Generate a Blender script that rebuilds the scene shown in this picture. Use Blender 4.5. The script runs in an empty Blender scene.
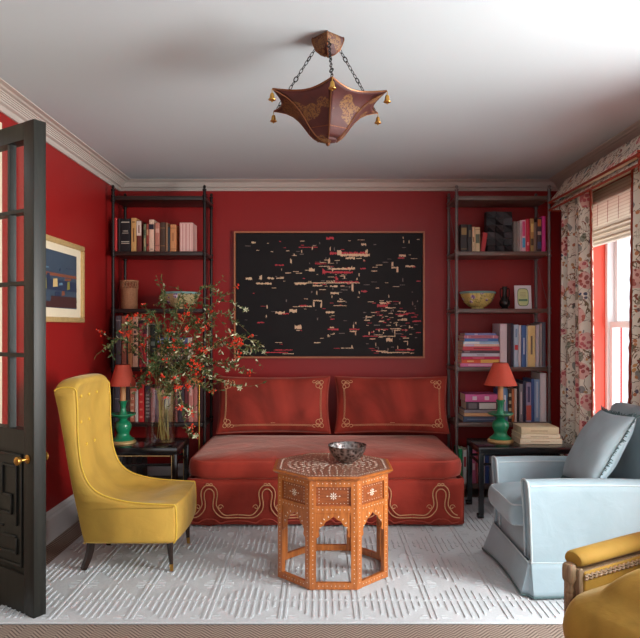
import bpy, bmesh, math, random
from mathutils import Matrix, Vector, Euler
PI = math.pi
SC = bpy.context.scene
COL = SC.collection
R = math.radians

# ------------------------------------------------------------------ materials
class NT:
    def __init__(s, name):
        s.m = bpy.data.materials.new(name); s.m.use_nodes = True
        s.t = s.m.node_tree; s.t.nodes.clear()
        s.out = s.t.nodes.new('ShaderNodeOutputMaterial')
    def n(s, typ, **kw):
        nd = s.t.nodes.new(typ)
        for k, v in kw.items():
            if k.startswith('_'): setattr(nd, k[1:], v)
            else: s.put(nd.inputs[k.replace('__', ' ')], v)
        return nd
    def put(s, sock, v):
        if isinstance(v, bpy.types.NodeSocket): s.t.links.new(v, sock)
        elif v is not None:
            if sock.type == 'RGBA' and len(v) == 3: v = (*v, 1)
            sock.default_value = v
    def math(s, op, a, b=None, c=None, clamp=False):
        nd = s.t.nodes.new('ShaderNodeMath'); nd.operation = op; nd.use_clamp = clamp
        s.put(nd.inputs[0], a)
        if b is not None: s.put(nd.inputs[1], b)
        if c is not None: s.put(nd.inputs[2], c)
        return nd.outputs[0]
    def mix(s, f, a, b, mode='MIX'):
        nd = s.t.nodes.new('ShaderNodeMix'); nd.data_type = 'RGBA'; nd.blend_type = mode
        s.put(nd.inputs[0], f); s.put(nd.inputs[6], a); s.put(nd.inputs[7], b)
        return nd.outputs[2]
    def co(s, scale=(1, 1, 1), rot=(0, 0, 0), loc=(0, 0, 0)):
        tc = s.n('ShaderNodeTexCoord'); mp = s.n('ShaderNodeMapping')
        s.t.links.new(tc.outputs['Object'], mp.inputs['Vector'])
        mp.inputs['Scale'].default_value = scale; mp.inputs['Rotation'].default_value = rot
        mp.inputs['Location'].default_value = loc
        return mp.outputs[0]
    def noise(s, vec, scale, detail=3, rough=.5, dist=0):
        return s.n('ShaderNodeTexNoise', Vector=vec, Scale=scale, Detail=detail, Roughness=rough, Distortion=dist).outputs['Fac']
    def ramp(s, f, stops):
        nd = s.t.nodes.new('ShaderNodeValToRGB'); s.put(nd.inputs[0], f)
        e = nd.color_ramp.elements
        while len(e) < len(stops): e.new(.5)
        for i, (p, c) in enumerate(stops):
            e[i].position = p; e[i].color = (*c, 1) if len(c) == 3 else c
        return nd.outputs[0]
    def bump(s, h, strength=.3, dist=.01):
        return s.n('ShaderNodeBump', Height=h, Strength=strength, Distance=dist).outputs[0]
    def done(s, color, rough=.5, metal=0, normal=None, spec=.5, sheen=0, sheen_tint=None, coat=0, trans=0, emis=None, es=0):
        p = s.n('ShaderNodeBsdfPrincipled')
        s.put(p.inputs['Base Color'], color); s.put(p.inputs['Roughness'], rough); s.put(p.inputs['Metallic'], metal)
        s.put(p.inputs['Specular IOR Level'], spec)
        if normal is not None: s.put(p.inputs['Normal'], normal)
        if sheen:
            s.put(p.inputs['Sheen Weight'], sheen); s.put(p.inputs['Sheen Roughness'], .35)
            if sheen_tint: s.put(p.inputs['Sheen Tint'], sheen_tint)
        if coat: s.put(p.inputs['Coat Weight'], coat); s.put(p.inputs['Coat Roughness'], .15)
        if trans: s.put(p.inputs['Transmission Weight'], trans)
        if emis: s.put(p.inputs['Emission Color'], emis); s.put(p.inputs['Emission Strength'], es)
        s.t.links.new(p.outputs[0], s.out.inputs[0]); return s.m

def lin(r, g, b):
    f = lambda c: (c / 255 / 12.92) if c / 255 <= .04045 else ((c / 255 + .055) / 1.055) ** 2.4
    return (f(r), f(g), f(b))
MC = {}
def plain(name, rgb, rough=.5, metal=0, var=.12, scale=30, spec=.5, bump=0, coat=0):
    """slightly mottled one colour material"""
    if name in MC: return MC[name]
    t = NT(name); c = lin(*rgb); v = t.co()
    n = t.noise(v, scale, 4)
    col = t.mix(n, tuple(x * (1 - var) for x in c), tuple(min(1, x * (1 + var)) for x in c))
    MC[name] = t.done(col, rough, metal, t.bump(n, bump, .004) if bump else None, spec, coat=coat)
    return MC[name]
def velvet(name, rgb, lo=.72, hi=1.15, sheen=.35, tint=None, nap=2.6, wrinkle=.25):
    t = NT(name); c = lin(*rgb); v = t.co((1, 1, .7))
    n1 = t.noise(v, nap, 3, .55, .6); n2 = t.noise(t.co(), 160, 2)
    f = t.ramp(n1, [(.35, (0, 0, 0)), (.68, (1, 1, 1))])
    col = t.mix(f, tuple(x * lo for x in c), tuple(min(1, x * hi) for x in c))
    h = t.math('ADD', t.math('MULTIPLY', n2, .06), t.noise(t.co(), 7, 3, .5, .8))
    return t.done(col, .75, 0, t.bump(h, wrinkle, .02), .25, sheen, tint)
def wood(name, a, b, rough=.4, scale=6, axis=2, coat=0):
    t = NT(name); sc = [14, 14, 14]; sc[axis] = 1.2
    v = t.co(tuple(sc)); n = t.noise(v, scale, 5, .6, .5)
    return t.done(t.mix(t.ramp(n, [(.3, (0, 0, 0)), (.7, (1, 1, 1))]), lin(*a), lin(*b)), rough, 0, t.bump(n, .15, .003), .5, coat=coat)

def m_wall():
    t = NT('red_lacquered_plaster'); v = t.co()
    n = t.noise(v, .9, 4, .6, .3); n2 = t.noise(t.co((1, 1, .08)), 22, 3)
    c = t.mix(n, lin(140, 22, 22), lin(158, 30, 27)); c = t.mix(t.math('MULTIPLY', n2, .25), c, lin(130, 19, 22))
    return t.done(c, .42, 0, t.bump(t.noise(v, 9, 3), .05, .01), .4)
def m_ceil():
    t = NT('pale_ceiling_paint'); v = t.co(); n = t.noise(v, .8, 3)
    return t.done(t.mix(n, lin(194, 202, 205), lin(202, 210, 213)), .8, 0, None, .2)
def m_floor():
    # herringbone woven sisal: diagonal strokes whose slant flips from band to band
    t = NT('herringbone_sisal'); v = t.co()
    s = t.n('ShaderNodeSeparateXYZ', Vector=v)
    x, y = s.outputs[0], s.outputs[1]
    band = .055
    tri = t.math('PINGPONG', x, band)
    ph = t.math('FRACT', t.math('MULTIPLY', t.math('ADD', y, tri), 45))
    st = t.ramp(ph, [(.0, (0, 0, 0)), (.25, (1, 1, 1)), (.6, (1, 1, 1)), (.85, (0, 0, 0))])
    n = t.noise(v, 3, 4); n2 = t.noise(v, 260, 2)
    a = t.mix(n, lin(92, 78, 70), lin(106, 92, 84)); b = t.mix(n2, lin(150, 134, 122), lin(176, 160, 148))
    return t.done(t.mix(st, a, b), .9, 0, t.bump(t.math('ADD', st, t.math('MULTIPLY', n2, .5)), .5, .004), .15)
def m_rug():
    t = NT('ivory_carved_wool'); v = t.co()
    s = t.n('ShaderNodeSeparateXYZ', Vector=v)
    w = t.math('SINE', t.math('MULTIPLY', s.outputs[1], 520)); n = t.noise(v, 120, 3); n3 = t.noise(v, 2, 3)
    c = t.mix(n, lin(186, 195, 200), lin(218, 226, 230)); c = t.mix(t.math('MULTIPLY', n3, .4), c, lin(192, 190, 191))
    return t.done(c, .95, 0, t.bump(t.math('ADD', t.math('MULTIPLY', w, .5), n), .35, .003), .1)
def m_chintz(name, sx=1.0):
    t = NT(name); v0 = t.co()
    wob = t.n('ShaderNodeTexNoise', Vector=v0, Scale=7., Detail=2.)
    d = t.n('ShaderNodeVectorMath', _operation='SCALE', Vector=wob.outputs['Color']); d.inputs['Scale'].default_value = .07
    v = t.n('ShaderNodeVectorMath', _operation='ADD'); t.put(v.inputs[0], v0); t.put(v.inputs[1], d.outputs[0]); v = v.outputs[0]
    base = t.mix(t.noise(v0, 4, 3), lin(236, 229, 212), lin(246, 242, 230))
    def blobs(scale, thr, lo, hi, seed, stretch=(1, 1, 1), hard=.05):
        mp = t.n('ShaderNodeMapping', Vector=v); mp.inputs['Location'].default_value = (seed, seed * 2.1, seed * .7); mp.inputs['Scale'].default_value = stretch
        vo = t.n('ShaderNodeTexVoronoi', Vector=mp.outputs[0], Scale=scale)
        sp = t.n('ShaderNodeSeparateColor', Color=vo.outputs['Color'])
        m = t.math('LESS_THAN', vo.outputs['Distance'], thr)
        sel = t.math('MULTIPLY', t.math('GREATER_THAN', sp.outputs[0], lo), t.math('LESS_THAN', sp.outputs[0], hi))
        return t.math('MULTIPLY', m, sel), sp.outputs[1], vo.outputs['Distance']
    nl = t.noise(v, 5, 3, .6, 1.2)
    stem = t.math('LESS_THAN', t.math('ABSOLUTE', t.math('SUBTRACT', nl, .5)), .009)
    c = t.mix(stem, base, lin(128, 112, 88))
    nl2 = t.noise(v, 9, 2, .5, .8)
    stem2 = t.math('LESS_THAN', t.math('ABSOLUTE', t.math('SUBTRACT', nl2, .42)), .008)
    c = t.mix(stem2, c, lin(150, 92, 70))
    m, r, _ = blobs(18, .36, .45, .95, 3.1, (1, 1, .6))
    leaf = t.ramp(r, [(0, lin(74, 92, 70)), (.3, lin(96, 112, 92)), (.5, lin(60, 84, 98)), (.7, lin(128, 122, 80)), (1, lin(92, 70, 56))])
    c = t.mix(t.math('MULTIPLY', m, .68), c, leaf)
    m, r, _ = blobs(26, .34, .55, 1, 9.2)
    c = t.mix(m, c, t.ramp(r, [(0, lin(196, 120, 92)), (.5, lin(214, 168, 110)), (1, lin(70, 88, 120))]))
    # clusters of round pink and crimson blooms
    mk, rk, dk = blobs(5.4, .38, .52, 1, 5.5)
    pet = t.n('ShaderNodeTexVoronoi', Vector=v0, Scale=34.)
    petm = t.math('LESS_THAN', pet.outputs['Distance'], .48)
    flo = t.mix(t.math('MULTIPLY', petm, 1), lin(236, 190, 180), t.ramp(rk, [(0, lin(186, 66, 84)), (.5, lin(206, 104, 112)), (.75, lin(164, 56, 66)), (1, lin(204, 124, 100))]))
    c = t.mix(t.math('MULTIPLY', mk, .92), c, flo)
    return t.done(c, .8, 0, t.bump(t.noise(v0, 300, 2), .15, .002), .2, .1)
def glassy(name, col, base, edge, rough):
    t = NT(name); lw = t.n('ShaderNodeLayerWeight', Blend=.5)
    f = t.math('ADD', t.math('MULTIPLY', t.math('POWER', lw.outputs['Facing'], 4), edge), base, clamp=True)
    a = t.n('ShaderNodeBsdfTransparent', Color=col); g = t.n('ShaderNodeBsdfGlossy', Roughness=rough)
    m = t.n('ShaderNodeMixShader'); t.t.links.new(f, m.inputs[0]); t.t.links.new(a.outputs[0], m.inputs[1]); t.t.links.new(g.outputs[0], m.inputs[2])
    t.t.links.new(m.outputs[0], t.out.inputs[0]); return t.m
def m_glass(): return glassy('window_glass', (.97, .985, .985, 1), .02, .25, .02)
def m_vase(): return glassy('clear_vase_glass', (.95, .965, .965, 1), .05, .6, .03)
def m_blind():
    t = NT('woven_cream_shade'); v = t.co(); s = t.n('ShaderNodeSeparateXYZ', Vector=v)
    w = t.math('SINE', t.math('MULTIPLY', s.outputs[2], 260))
    n = t.noise(t.co((1, 2, 40)), 6, 3)
    c = t.mix(n, lin(226, 216, 204), lin(242, 236, 226)); c = t.mix(t.math('MULTIPLY', t.math('GREATER_THAN', w, .6), .25), c, lin(150, 100, 74))
    p = t.n('ShaderNodeBsdfPrincipled'); t.put(p.inputs['Base Color'], c); t.put(p.inputs['Roughness'], .85)
    tr = t.n('ShaderNodeBsdfTranslucent', Color=c)
    m = t.n('ShaderNodeMixShader', Fac=.6); t.t.links.new(p.outputs[0], m.inputs[1]); t.t.links.new(tr.outputs[0], m.inputs[2])
    t.t.links.new(m.outputs[0], t.out.inputs[0]); return t.m
def m_shade(name, rgb):
    t = NT(name); c = lin(*rgb)
    n = t.noise(t.co(), 60, 3)
    c2 = t.mix(n, tuple(x * .9 for x in c), c)
    p = t.n('ShaderNodeBsdfPrincipled'); t.put(p.inputs['Base Color'], c2); t.put(p.inputs['Roughness'], .7)
    tr = t.n('ShaderNodeBsdfTranslucent', Color=c2)
    m = t.n('ShaderNodeMixShader', Fac=.35); t.t.links.new(p.outputs[0], m.inputs[1]); t.t.links.new(tr.outputs[0], m.inputs[2])
    t.t.links.new(m.outputs[0], t.out.inputs[0]); return t.m
def m_tole():
    # maroon painted metal with worn gilt flower sprays
    t = NT('painted_tole_maroon'); v = t.co()
    n = t.noise(v, 14, 4, .6, .8); n2 = t.noise(v, 45, 4, .7, 1)
    c = t.mix(n, lin(48, 18, 18), lin(84, 34, 28))
    g = t.math('MULTIPLY', t.math('GREATER_THAN', t.noise(v, 9, 2, .4), .52), t.math('GREATER_THAN', t.noise(v, 90, 4, .7, 1), .48))
    c = t.mix(t.math('MULTIPLY', g, .6), c, lin(136, 98, 48))
    return t.done(c, .6, .0, t.bump(n2, .2, .003), .5)
def m_silver():
    t = NT('chased_silver'); v = t.co(); vo = t.n('ShaderNodeTexVoronoi', Vector=v, Scale=55.)
    n = t.noise(v, 18, 4)
    f = t.math('MULTIPLY', vo.outputs['Distance'], n)
    return t.done(t.ramp(f, [(.1, lin(70, 66, 66)), (.4, lin(176, 170, 168))]), .3, .95, t.bump(vo.outputs['Distance'], .5, .004))
def m_tabletop():
    t = NT('inlaid_tabletop_wood'); v = t.co()
    vo = t.n('ShaderNodeTexVoronoi', Vector=v, Scale=62., _feature='DISTANCE_TO_EDGE')
    n = t.noise(v, 16, 3, .5, .5)
    e = t.math('LESS_THAN', vo.outputs['Distance'], .09)
    c = t.mix(n, lin(96, 46, 32), lin(142, 70, 46))
    c = t.mix(t.math('MULTIPLY', e, .42), c, lin(206, 178, 150))
    return t.done(c, .3, 0, None, .6, coat=.3)
def m_porcelain(name, ground):
    t = NT(name); v = t.co(); vo = t.n('ShaderNodeTexVoronoi', Vector=v, Scale=17.)
    n = t.noise(v, 50, 3, .6, 1)
    m = t.math('LESS_THAN', vo.outputs['Distance'], .34)
    sp = t.n('ShaderNodeSeparateColor', Color=vo.outputs['Color'])
    m = t.math('MULTIPLY', m, t.math('GREATER_THAN', sp.outputs[0], .45))
    fl = t.mix(t.math('GREATER_THAN', n, .5), lin(226, 208, 214), lin(120, 84, 140))
    c = t.mix(m, lin(*ground), fl)
    st = t.math('LESS_THAN', t.math('ABSOLUTE', t.math('SUBTRACT', t.noise(v, 22, 2), .5)), .02)
    c = t.mix(t.math('MULTIPLY', st, .6), c, lin(96, 112, 66))
    return t.done(c, .15, 0, None, .6, coat=.5)
def m_basket():
    t = NT('woven_rattan'); v = t.co(); s = t.n('ShaderNodeSeparateXYZ', Vector=v)
    w = t.math('SINE', t.math('MULTIPLY', s.outputs[2], 620)); n = t.noise(v, 90, 3)
    c = t.mix(n, lin(150, 96, 66), lin(206, 150, 112)); c = t.mix(t.math('MULTIPLY', t.math('GREATER_THAN', w, .5), .5), c, lin(112, 66, 42))
    return t.done(c, .7, 0, t.bump(w, .4, .004), .3)

M = {}
M['wall'] = m_wall(); M['ceil'] = m_ceil(); M['floor'] = m_floor(); M['rug'] = m_rug()
M['trimw'] = plain('putty_trim_paint', (196, 186, 176), .5, var=.04, scale=6)
M['base'] = plain('grey_white_trim_paint', (208, 206, 206), .45, var=.04, scale=6)
M['sash'] = plain('white_sash_paint', (232, 232, 236), .4, var=.03)
M['reveal'] = plain('coral_red_reveal_paint', (234, 84, 62), .5, var=.04, scale=4)
M['door'] = wood('black_green_door_lacquer', (18, 18, 15), (36, 36, 29), .5, 3)
M['glass'] = m_glass(); M['vase'] = m_vase()
M['brass'] = plain('aged_brass', (196, 148, 74), .3, .9, .2, 40)
M['gold'] = plain('gilt_wood', (206, 172, 116), .45, .3, .25, 50)
M['iron'] = plain('blackened_iron', (38, 33, 32), .42, .55, .3, 60)
M['steel'] = plain('grey_bronze_tube', (112, 104, 102), .4, .4, .2, 60)
M['shelf'] = wood('dark_bronze_shelf', (84, 68, 60), (112, 94, 86), .35, 5, 0)
M['shelfd'] = wood('dark_brown_shelf', (34, 24, 22), (50, 36, 32), .4, 5, 0)
M['black'] = plain('black_lacquer', (20, 19, 21), .22, 0, .2, 20, coat=.5)
M['legwood'] = wood('ebonised_leg_wood', (30, 20, 16), (52, 34, 26), .35, 4)
M['yellow'] = velvet('mustard_yellow_velvet', (192, 154, 68), .80, 1.14, .3, (1, .92, .62, 1), 3)
M['yellowp'] = plain('yellow_piping', (222, 184, 66), .7, var=.1)
M['rust'] = velvet('rust_red_velvet', (158, 56, 43), .58, 1.35, .6, (1, .62, .52, 1), 2.4, .35)
M['rustp'] = plain('rust_piping', (172, 66, 48), .7, var=.12)
M['cord'] = plain('cream_silk_cord', (214, 160, 116), .6, var=.15, scale=200)
M['blue'] = velvet('pale_blue_linen_velvet', (156, 178, 187), .9, 1.07, .15, None, 3, .2)
M['bluep'] = plain('pale_blue_piping', (186, 202, 206), .7, var=.06)
M['teal'] = plain('dark_teal_trim', (84, 108, 110), .85, var=.35, scale=260, bump=.6)
M['ochre'] = velvet('ochre_silk_velvet', (160, 126, 52), .8, 1.2, .25, (1, .85, .5, 1), 4, .25)
M['ochrep'] = plain('dark_ochre_piping', (150, 106, 40), .7, var=.15)
M['oldwood'] = wood('weathered_carved_oak', (112, 90, 66), (160, 136, 104), .55, 7)
M['walnut'] = wood('honey_walnut', (150, 82, 34), (198, 118, 54), .35, 5, 2, .3)
M['walnutd'] = wood('dark_walnut_panel', (122, 60, 28), (160, 86, 40), .35, 5, 0, .3)
M['pearl'] = plain('mother_of_pearl', (232, 222, 206), .25, var=.1, scale=80)
M['tabletop'] = m_tabletop(); M['silver'] = m_silver()
M['chintz'] = m_chintz('floral_chintz')
M['lining'] = plain('cream_curtain_lining', (214, 200, 176), .8, var=.06)
M['redtrim'] = plain('brick_red_braid', (158, 62, 40), .8, var=.3, scale=220, bump=.5)
M['blind'] = m_blind(); M['tole'] = m_tole()
M['toleedge'] = plain('gilt_edge_metal', (120, 76, 48), .35, .7, .25, 60)
M['shader'] = m_shade('coral_lamp_shade', (240, 108, 84)); M['shadep'] = m_shade('peach_metal_shade', (214, 132, 84))
M['green'] = plain('emerald_painted_tole', (28, 134, 92), .28, 0, .22, 30, coat=.4)
M['wax'] = plain('tan_candle_sleeve', (222, 160, 108), .6, var=.1)
M['leaf'] = plain('deep_green_leaf', (66, 86, 44), .65, var=.35, scale=14); M['leaf2'] = plain('olive_leaf', (104, 104, 58), .65, var=.3, scale=14)
M['leaf3'] = plain('pale_cream_leaf', (206, 206, 170), .5, var=.12, scale=14)
M['stem'] = plain('brown_twig', (112, 84, 52), .6, var=.3); M['stem2'] = plain('pale_green_stem', (178, 158, 96), .5, var=.2)
M['berry'] = plain('orange_red_berry', (218, 58, 34), .3, var=.2, scale=60)
M['pages'] = plain('book_pages', (222, 208, 184), .8, var=.1, scale=120)
M['basket'] = m_basket()
M['porc'] = m_porcelain('yellow_porcelain', (214, 196, 118)); M['porc2'] = m_porcelain('tan_porcelain', (190, 168, 124))
M['rim'] = plain('blue_green_rim_glaze', (128, 172, 168), .2, var=.1)
M['urn'] = plain('dark_bronze_glaze', (52, 48, 46), .2, .4, .25, 40)
M['blackart'] = plain('matt_black_paint', (32, 32, 36), .55, 0, .25, 30)
M['greyart'] = plain('soft_charcoal_paint', (62, 63, 68), .5, 0, .2, 30)
M['cream'] = plain('cream_board', (226, 212, 184), .7, var=.06)
M['redmark'] = plain('crimson_oil_mark', (196, 44, 56), .5, var=.2)
M['creammark'] = plain('cream_oil_mark', (226, 190, 150), .5, var=.15)
M['canvas'] = plain('black_oil_ground', (23, 19, 20), .6, var=.35, scale=9, bump=.3, spec=.25)
M['water'] = M['vase']

# ------------------------------------------------------------------ mesh builder
class MB:
    def __init__(s): s.v = []; s.f = []; s.mi = []
    def raw(s, vs, fs, m=0, T=None):
        o = len(s.v)
        s.v += [(T @ Vector(p) if T is not None else Vector(p)) for p in vs]
        s.f += [tuple(o + i for i in f) for f in fs]; s.mi += [m] * len(fs); return s
    def box(s, x0, x1, y0, y1, z0, z1, m=0, T=None):
        vs = [(x, y, z) for z in (z0, z1) for y in (y0, y1) for x in (x0, x1)]
        return s.raw(vs, [(0, 2, 3, 1), (4, 5, 7, 6), (0, 1, 5, 4), (2, 6, 7, 3), (0, 4, 6, 2), (1, 3, 7, 5)], m, T)
    def bm(s, b, m=0, T=None):
        b.verts.ensure_lookup_table(); b.verts.index_update()
        s.raw([v.co.copy() for v in b.verts], [[v.index for v in f.verts] for f in b.faces], m, T); b.free(); return s
    def rbox(s, x0, x1, y0, y1, z0, z1, r=.01, seg=3, m=0, T=None):
        b = bmesh.new(); bmesh.ops.create_cube(b, size=1)
        for v in b.verts: v.co = Vector((x0 + (v.co.x + .5) * (x1 - x0), y0 + (v.co.y + .5) * (y1 - y0), z0 + (v.co.z + .5) * (z1 - z0)))
        r = min(r, .49 * min(x1 - x0, y1 - y0, z1 - z0))
        bmesh.ops.bevel(b, geom=b.edges[:], offset=r, segments=seg, affect='EDGES', profile=.5)
        return s.bm(b, m, T)
    def tube(s, pts, r, seg=8, m=0, T=None, cap=True):
        pts = [Vector(p) for p in pts]; n = len(pts)
        rr = r if isinstance(r, (list, tuple)) else [r] * n
        vs = []; up = None
        for i, p in enumerate(pts):
            d = (pts[min(i + 1, n - 1)] - pts[max(i - 1, 0)])
            if d.length < 1e-9: d = Vector((0, 0, 1))
            d.normalize()
            if up is None: up = Vector((0, 0, 1)) if abs(d.z) < .9 else Vector((1, 0, 0))
            a = d.cross(up)
            if a.length < 1e-6: a = d.orthogonal()
            a.normalize(); b = a.cross(d).normalized(); up = b
            for k in range(seg):
                t = 2 * PI * k / seg; vs.append(p + (a * math.cos(t) + b * math.sin(t)) * rr[i])
        fs = [(i * seg + k, i * seg + (k + 1) % seg, (i + 1) * seg + (k + 1) % seg, (i + 1) * seg + k) for i in range(n - 1) for k in range(seg)]
        if cap: fs += [tuple(range(seg))[::-1], tuple((n - 1) * seg + k for k in range(seg))]
        return s.raw(vs, fs, m, T)
    def lathe(s, prof, c=(0, 0, 0), seg=28, m=0, T=None, fl=0, nfl=6):
        vs = []; n = len(prof)
        for (r, z) in prof:
            for k in range(seg):
                a = 2 * PI * k / seg; q = r * (1 + fl * abs(math.cos(a * nfl / 2)))
                vs.append((c[0] + q * math.cos(a), c[1] + q * math.sin(a), c[2] + z))
        fs = [(i * seg + k, i * seg + (k + 1) % seg, (i + 1) * seg + (k + 1) % seg, (i + 1) * seg + k) for i in range(n - 1) for k in range(seg)]
        if prof[0][0] > 1e-4: fs.append(tuple(range(seg))[::-1])
        if prof[-1][0] > 1e-4: fs.append(tuple((n - 1) * seg + k for k in range(seg)))
        return s.raw(vs, fs, m, T)
    def ball(s, c, r, m=0, sc=(1, 1, 1), sub=1, T=None):
        b = bmesh.new(); bmesh.ops.create_icosphere(b, subdivisions=sub, radius=r)
        for v in b.verts: v.co = Vector((v.co.x * sc[0] + c[0], v.co.y * sc[1] + c[1], v.co.z * sc[2] + c[2]))
        return s.bm(b, m, T)
    def prism(s, poly, fn, t0, t1, m=0, T=None):
        """poly: 2D points; fn(a,b,t) -> 3D"""
        n = len(poly)
        vs = [fn(a, b, t0) for a, b in poly] + [fn(a, b, t1) for a, b in poly]
        fs = [tuple(range(n))[::-1], tuple(range(n, 2 * n))] + [(i, (i + 1) % n, n + (i + 1) % n, n + i) for i in range(n)]
        return s.raw(vs, fs, m, T)
    def grid(s, fn, nu, nv, m=0, T=None, closeu=False):
        vs = [fn(i / nu, j / nv) for j in range(nv + 1) for i in range(nu + (0 if closeu else 1))]
        w = nu if closeu else nu + 1
        fs = [(j * w + i, j * w + (i + 1) % w, (j + 1) * w + (i + 1) % w, (j + 1) * w + i) for j in range(nv) for i in range(nu)]
        return s.raw(vs, fs, m, T)

def chain(o):
    Mx = Matrix.Identity(4)
    while o is not None: Mx = o.matrix_basis @ Mx; o = o.parent
    return Mx
def build(name, mb, mats, parent=None, smooth=True, loc=None, local=False, angle=40, label=None):
    """link the builder's content as ONE mesh object; coordinates are world ones unless local"""
    me = bpy.data.meshes.new(name)
    if parent is not None and not local:
        I = chain(parent).inverted(); vs = [I @ v for v in mb.v]
    elif loc is not None and not local: L = Vector(loc); vs = [v - L for v in mb.v]
    else: vs = mb.v
    me.from_pydata([tuple(v) for v in vs], [], mb.f)
    if not isinstance(mats, (list, tuple)): mats = [mats]
    for m in mats: me.materials.append(m)
    for i, p in enumerate(me.polygons): p.material_index = mb.mi[i]; p.use_smooth = smooth
    b = bmesh.new(); b.from_mesh(me); bmesh.ops.recalc_face_normals(b, faces=b.faces)
    if smooth:
        for e in b.edges:
            if len(e.link_faces) == 2 and e.calc_face_angle(0) > R(angle): e.smooth = False
    b.to_mesh(me); b.free(); me.update()
    o = bpy.data.objects.new(name, me); COL.objects.link(o)
    if parent is not None: o.parent = parent
    if loc is not None: o.location = loc
    if label: o['label'] = label
    return o
def weld(o, mb, mats, smooth=False, local=False):
    """append geometry (a surface pattern) to an existing part's mesh, with its own material slots"""
    if not isinstance(mats, (list, tuple)): mats = [mats]
    me = o.data; k = len(me.materials)
    for q in mats: me.materials.append(q)
    I = Matrix.Identity(4) if local else chain(o).inverted()
    b = bmesh.new(); b.from_mesh(me)
    vs = [b.verts.new(I @ v) for v in mb.v]; new = []
    for f, mi in zip(mb.f, mb.mi):
        fc = b.faces.new([vs[i] for i in f]); fc.material_index = k + mi; fc.smooth = smooth; new.append(fc)
    bmesh.ops.recalc_face_normals(b, faces=new)
    b.to_mesh(me); b.free(); me.update()
def thing(name, label, cat, loc=(0, 0, 0), rz=0, group=None, rot=None):
    o = bpy.data.objects.new(name, None); COL.objects.link(o); o.empty_display_size = .05
    o.location = loc; o.rotation_euler = rot if rot else (0, 0, rz)
    o['label'] = label; o['category'] = cat
    if group: o['group'] = group
    return o
def tag(o, label, cat, group=None):
    o['label'] = label; o['category'] = cat
    if group: o['group'] = group
    return o
def struct(name, mb, mats, parent=None, **k):
    o = build(name, mb, mats, parent, **k)
    if parent is None: o['kind'] = 'structure'
    return o
def catmull(pts, n=6, closed=False):
    P = [Vector(p) for p in pts]; out = []; L = len(P)
    rng = range(L if closed else L - 1)
    for i in rng:
        p0 = P[(i - 1) % L] if closed or i > 0 else P[0]; p1 = P[i]; p2 = P[(i + 1) % L]
        p3 = P[(i + 2) % L] if closed or i + 2 < L else P[-1]
        for k in range(n):
            t = k / n
            out.append(.5 * ((2 * p1) + (-p0 + p2) * t + (2 * p0 - 5 * p1 + 4 * p2 - p3) * t * t + (-p0 + 3 * p1 - 3 * p2 + p3) * t ** 3))
    if not closed: out.append(P[-1])
    return out
CX, CY, F, H = 321., 327., 640., 1.4
def W(px, py, Y): return Vector(((px - CX) * Y / F, Y, H - (py - CY) * Y / F))
# ================================================================== ROOM
XL, XR, YB, YF, ZC = -1.78, 2.10, 5.63, -1.6, 2.667
WY0, WY1, WZ0, WZ1 = 4.02, 5.10, .50, 2.34          # window in view
VY0, VY1 = 1.15, 2.75                                # second window, nearer the camera
struct('floor', MB().box(-3.0, 2.6, YF, YB + .15, -.1, 0), M['floor'])
struct('ceiling', MB().box(XL - .12, XR + .3, YF, YB + .15, ZC, ZC + .1), M['ceil'])
struct('wall_back', MB().box(XL - .12, XR + .3, YB, YB + .15, 0, ZC), M['wall'])
m = MB().box(XL - .12, XL, 3.38, YB, 0, ZC).box(XL - .12, XL, 2.2, 3.38, 2.44, ZC).box(XL - .12, XL, YF, 2.2, 0, ZC)
struct('wall_left', m, M['wall'], smooth=False)
struct('wall_hall', MB().box(-3.0, -2.9, .5, 4.6, 0, ZC), M['cream'])
m = MB()
for a, b in ((YF, VY0), (VY1, WY0), (WY1, YB)): m.box(XR, XR + .3, a, b, 0, ZC)
for a, b in ((VY0, VY1), (WY0, WY1)): m.box(XR, XR + .3, a, b, 0, WZ0).box(XR, XR + .3, a, b, WZ1, ZC)
struct('wall_right', m, M['wall'], smooth=False)
# cornice: profile (projection, drop)
CP = [(0, .072), (.012, .072), (.02, .062), (.028, .050), (.048, .044), (.052, .036), (.060, .036), (.062, .030), (.070, .030), (.072, .024),
      (.080, .024), (.082, .019), (.090, .019), (.094, .014), (.112, .012), (.122, .006), (.150, .004), (.152, 0), (0, 0)]
struct('trim_1', MB().prism(CP, lambda a, b, t: (t, YB - a, ZC - b), XL, XR), M['trimw'], angle=20)
struct('trim_2', MB().prism(CP, lambda a, b, t: (XL + a, t, ZC - b), YF, YB), M['trimw'], angle=20)
struct('trim_3', MB().prism(CP, lambda a, b, t: (XR - a, t, ZC - b), YF, YB), M['trimw'], angle=20)
BP = [(0, 0), (.022, 0), (.022, .15), (.016, .165), (.016, .178), (.008, .19), (.004, .20), (0, .20)]
struct('baseboard_back', MB().prism(BP, lambda a, b, t: (t, YB - a, b), XL, XR), M['base'], angle=20)
struct('baseboard_left', MB().prism(BP, lambda a, b, t: (XL + a, t, b), 3.58, YB), M['base'], angle=20)
struct('baseboard_right', MB().prism(BP, lambda a, b, t: (XR - a, t, b), YF, YB), M['base'], angle=20)
# cream door casing on the left wall
m = MB().box(XL, XL + .018, 3.40, 3.49, 0, 2.50).box(XL, XL + .028, 3.49, 3.515, 0, 2.52).box(XL, XL + .03, 2.1, 3.40, 2.42, 2.50).box(XL, XL + .03, 2.06, 2.2, 0, 2.50)
struct('trim_4', m, M['cream'], smooth=False)
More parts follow.
